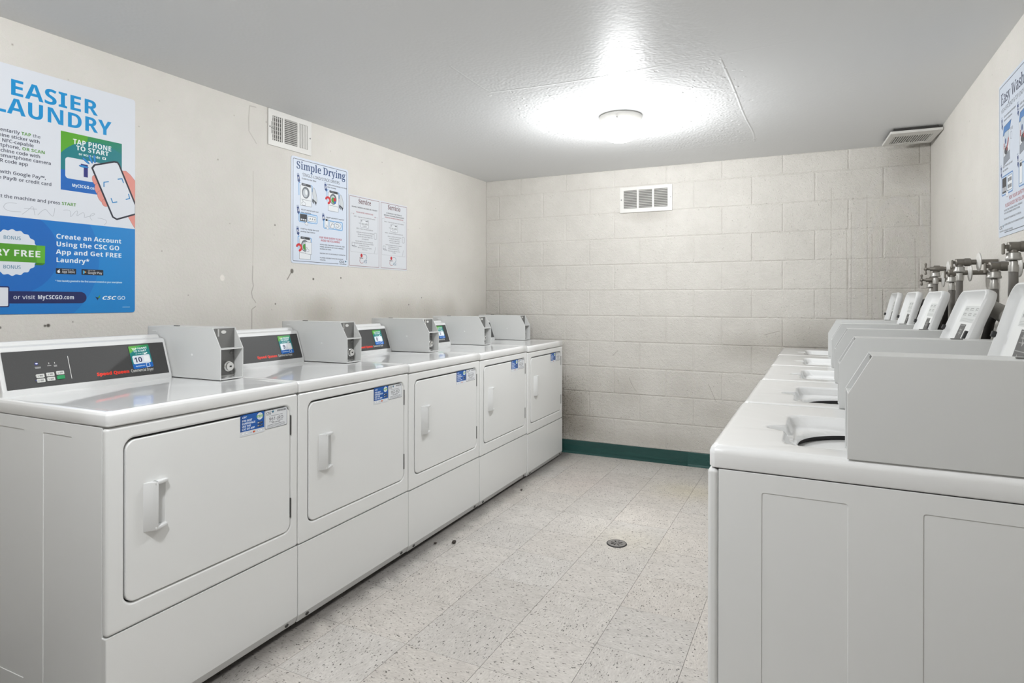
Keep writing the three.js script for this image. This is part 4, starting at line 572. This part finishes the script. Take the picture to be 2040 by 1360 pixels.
// ---------------------------------------------------------------- floor drain and debris
{
  const t = thing('floor_drain', 'round grey metal floor drain with star-shaped slots', 'drain', [-0.818, 0.0005, -3.021], 0.4);
  const s = new THREE.Shape(); s.absarc(0, 0, 0.046, 0, Math.PI * 2); 
  for (let i = 0; i < 8; i++) { const a = i / 8 * Math.PI * 2 + 0.2, r0 = 0.008, r1 = i % 4 === 0 ? 0.03 : 0.033, wd = i % 4 === 0 ? 0.006 : 0.0032, p = new THREE.Path(), c = Math.cos(a), n = Math.sin(a); p.moveTo(r0 * c - wd * 0.6 * n, r0 * n + wd * 0.6 * c); p.lineTo(r1 * c - wd * n, r1 * n + wd * c); p.lineTo(r1 * c + wd * n, r1 * n - wd * c); p.lineTo(r0 * c + wd * 0.6 * n, r0 * n - wd * 0.6 * c); s.holes.push(p); }
  const g = new THREE.ExtrudeGeometry(s, { depth: 0.002, bevelEnabled: true, bevelSize: 0.001, bevelThickness: 0.001, bevelOffset: -0.001, curveSegments: 40 }); g.rotateX(-Math.PI / 2); g.translate(0, 0.0012, 0); part('grate', g, M.drain, t);
  part('rim', lathe([[0.047, 0.0], [0.047, 0.003], [0.0495, 0.003], [0.051, 0.0], [0.047, 0.0]].reverse(), 48), M.black, t); part('sump', (() => { const q = cyl(0.047, 0.047, 0.0006, 32); q.translate(0, 0.0004, 0); return q; })(), M.black, t);
}
[[-1.648, -2.627, 0.008, 'small dark crumb on the floor tight against the middle dryer'], [-1.566, -2.673, 0.013, 'dark flat pebble on the floor a little out from the middle dryer'], [-1.606, -3.6, 0.008, 'tiny dark crumb on the floor in front of the fourth dryer']].forEach(([x, z, r, label]) => {
  const g = new THREE.IcosahedronGeometry(r, 2), p = g.attributes.position; for (let i = 0; i < p.count; i++) { const k = 1 + 0.3 * noise(p.getX(i) * 90 + x * 9, p.getZ(i) * 90 + p.getY(i) * 60); p.setXYZ(i, p.getX(i) * k, p.getY(i) * k * 0.55, p.getZ(i) * k * 0.75); } const q = mergeVertices(g.deleteAttribute('normal') && g.deleteAttribute('uv')); q.computeVertexNormals(); q.computeBoundingBox(); q.translate(0, -q.boundingBox.min.y, 0);
  const m = part('floor_debris', q, M.debris, null, true); m.position.set(x, 0, z); m.rotation.y = x * 7; tag(m, label, 'debris');
});

// ---------------------------------------------------------------- water valves, hoses and drain lines on the right wall
// local +z points out of the wall; s = distance from the escutcheon
const lat = (pts, n = 20) => { const g = lathe(pts.map(([r, s]) => [r, s]), n); g.rotateX(Math.PI / 2); return g; };
const OFF = 0.065;
function valve(cross, label, z, y, hosePts, hoseLabel) {
  const t = thing('water_valve', label, 'valve', [rightX(z), y, z], TURN_RIGHT);
  part('pipe_stub', lat([[0, 0], [0.0105, 0], [0.0105, OFF + 0.03], [0, OFF + 0.03]].reverse()), M.brass, t);
  const es = part('escutcheon', lat([[0.011, OFF - 0.006], [0.037, OFF - 0.006], [0.0385, OFF - 0.003], [0.036, OFF], [0.02, OFF + 0.004], [0.011, OFF + 0.006]], 32), M.plateWhite, t);
  const B = [], nutS = OFF + (cross ? 0.05 : 0.062);
  if (!cross) {
    B.push(lat([[0.009, OFF + 0.022], [0.015, OFF + 0.024], [0.0165, OFF + 0.028], [0.0165, OFF + 0.043], [0.0145, OFF + 0.047], [0.0145, OFF + 0.049]].reverse(), 8), lat([[0, OFF + 0.046], [0.0145, OFF + 0.047], [0.0148, OFF + 0.07], [0.0142, OFF + 0.0765], [0, OFF + 0.077]].reverse()));
    part('handle', [rbox(-0.004, 0.004, -0.006, 0.006, OFF + 0.076, OFF + 0.085, 0.001), rbox(-0.0085, 0.0085, -0.023, 0.0105, OFF + 0.0835, OFF + 0.09, 0.0032, 3)].map((g) => g), M.brass, t);
  } else {
    B.push(lat([[0.009, OFF + 0.012], [0.012, OFF + 0.018], [0.0125, OFF + 0.03], [0.0165, OFF + 0.033], [0.017, OFF + 0.056], [0.011, OFF + 0.06], [0.0115, OFF + 0.072], [0.007, OFF + 0.074], [0.004, OFF + 0.092], [0, OFF + 0.092]].reverse()));
    const bar = (a) => { const g = lathe([[0, -0.03], [0.0045, -0.029], [0.006, -0.024], [0.004, -0.012], [0.0036, 0], [0.004, 0.012], [0.006, 0.024], [0.0045, 0.029], [0, 0.03]].map(([r, q]) => [r, q]), 14); g.rotateZ(a); g.translate(0, 0, OFF + 0.092); return g; };
    part('handle', [bar(0), bar(Math.PI / 2), lat([[0, OFF + 0.085], [0.0075, OFF + 0.086], [0.0075, OFF + 0.098], [0, OFF + 0.1]].reverse())], M.brass, t);
  }
  B.push((() => { const g = cyl(0.0115, 0.0115, 0.022, 18); g.translate(0, -0.018, nutS); return g; })());
  part('body', B, M.brass, t);
  part('hose_nut', (() => { const g = lathe([[0, -0.042], [0.019, -0.0415], [0.0208, -0.039], [0.0208, -0.033], [0.0185, -0.0315], [0.0185, -0.02], [0.016, -0.018], [0, -0.021]], 12); g.translate(0, 0, nutS); return g; })(), M.chrome, t);
  // hose: ferrule and tube, its own thing
  const c = Math.cos(TURN_RIGHT), sn = Math.sin(TURN_RIGHT), hx = rightX(z) + nutS * sn, hz = z + nutS * c, top = y - 0.042;
  const h = thing('water_hose', hoseLabel, 'hose', [hx, top, hz]);
  part('ferrule', lathe([[0.0, -0.036], [0.0122, -0.036], [0.0128, -0.033], [0.0128, -0.014], [0.011, -0.012], [0.011, -0.003], [0.009, 0], [0, 0]], 20), M.chrome, h);
  part('tube', tube([[0, -0.03, 0], [0, -0.07, 0], ...hosePts], cross ? 0.0105 : 0.0123, 40, 14), M.hose, h);
  return t;
}
valve(false, 'lever valve at the photo right edge, highest and nearest of all the valves', -2.305, 1.397, [[0.004, -0.11, -0.02], [0.026, -0.16, -0.06], [0.052, -0.23, -0.1], [0.064, -0.36, -0.12], [0.064, -0.5, -0.12]], 'dark rubber hose curving down behind the nearest raised washer lid');
valve(false, 'second lever valve from the right edge, lower than its nearest neighbour', -2.525, 1.349, [[0.003, -0.1, 0.0], [0.036, -0.14, 0.0], [0.064, -0.2, 0.0], [0.07, -0.32, 0.0], [0.07, -0.5, 0.0]], 'dark hose hanging straight down behind the grey sloping pipe');
valve(false, 'lever valve with a clear white wall plate, upper one of the middle pair', -3.074, 1.393, [[-0.002, -0.12, 0.0], [-0.014, -0.2, 0.02], [-0.02, -0.3, 0.03], [0.0, -0.45, 0.02]], 'dark hose bowing left below the upper middle valve');
valve(false, 'lever valve of the middle pair, lower and farther one', -3.234, 1.356, [[0, -0.12, 0.0], [0, -0.2, 0.0], [0.01, -0.45, 0.01]], 'dark hose hanging from the lower middle valve');
valve(true, 'cross-handled valve, upper and nearer of the far pair', -3.714, 1.396, [[0, -0.12, 0.0], [0, -0.2, 0.0], [0.01, -0.45, 0.01]], 'dark hose hanging from the upper cross-handled valve');
valve(true, 'cross-handled valve closest to the block wall', -3.847, 1.344, [[0, -0.12, 0.0], [0, -0.2, 0.0], [0.01, -0.42, 0.01]], 'dark hose hanging from the cross-handled valve closest to the block wall');
{
  const g = tube([[0.588, 0.96, -2.84], [0.586, 1.12, -2.83], [0.585, 1.2, -2.76], [0.583, 1.224, -2.62], [0.57, 1.21, -2.42], [0.557, 1.172, -2.11], [0.545, 1.145, -1.9]], 0.0245, 40, 20), m = part('drain_pipe', g, M.greyPipe, null, true); tag(m, 'thick grey plastic pipe sloping between the two nearest raised washer lids', 'pipe');
  const drainHose = (pts, r, label) => { const n = 160, cv2 = new THREE.CatmullRomCurve3(pts.map((p) => new THREE.Vector3(...p))), q = new THREE.TubeGeometry(cv2, n, r, 14, false), p = q.attributes.position; for (let i = 0; i <= n; i++) { const c0 = cv2.getPointAt(i / n), k = i % 2 ? 1.0 : 0.86; for (let j = 0; j <= 14; j++) { const a = i * 15 + j; p.setXYZ(a, c0.x + (p.getX(a) - c0.x) * k, c0.y + (p.getY(a) - c0.y) * k, c0.z + (p.getZ(a) - c0.z) * k); } } q.computeVertexNormals(); tag(part('drain_hose', q, M.rubber, null, true), label, 'hose'); };
  drainHose([[0.655, 1.2, -2.69], [0.64, 1.17, -2.715], [0.64, 1.12, -2.765], [0.64, 1.05, -2.83], [0.64, 0.95, -2.87]], 0.0145, 'black ribbed drain hose below the grey sloping pipe');
  drainHose([[0.69, 1.24, -3.3], [0.66, 1.25, -3.34], [0.655, 1.22, -3.45], [0.655, 1.134, -3.54], [0.655, 1.04, -3.6], [0.655, 0.9, -3.6]], 0.032, 'fat black folded hose bundle between the second and middle raised lids');
  drainHose([[0.598, 1.24, -3.27], [0.59, 1.19, -3.29], [0.588, 1.13, -3.34], [0.588, 1.05, -3.41], [0.59, 0.93, -3.45]], 0.015, 'black drain hose left of the second raised lid');
  drainHose([[0.7, 1.235, -4.0], [0.645, 1.225, -4.06], [0.635, 1.17, -4.2], [0.635, 0.95, -4.24]], 0.016, 'black ribbed drain hose between the middle and fourth raised lids');
  drainHose([[0.69, 0.95, -4.5], [0.65, 1.1, -4.5], [0.64, 1.17, -4.46], [0.68, 1.22, -4.42]], 0.02, 'black drain hose loop between the two farthest raised lids');
}
renderer.render(scene, camera);
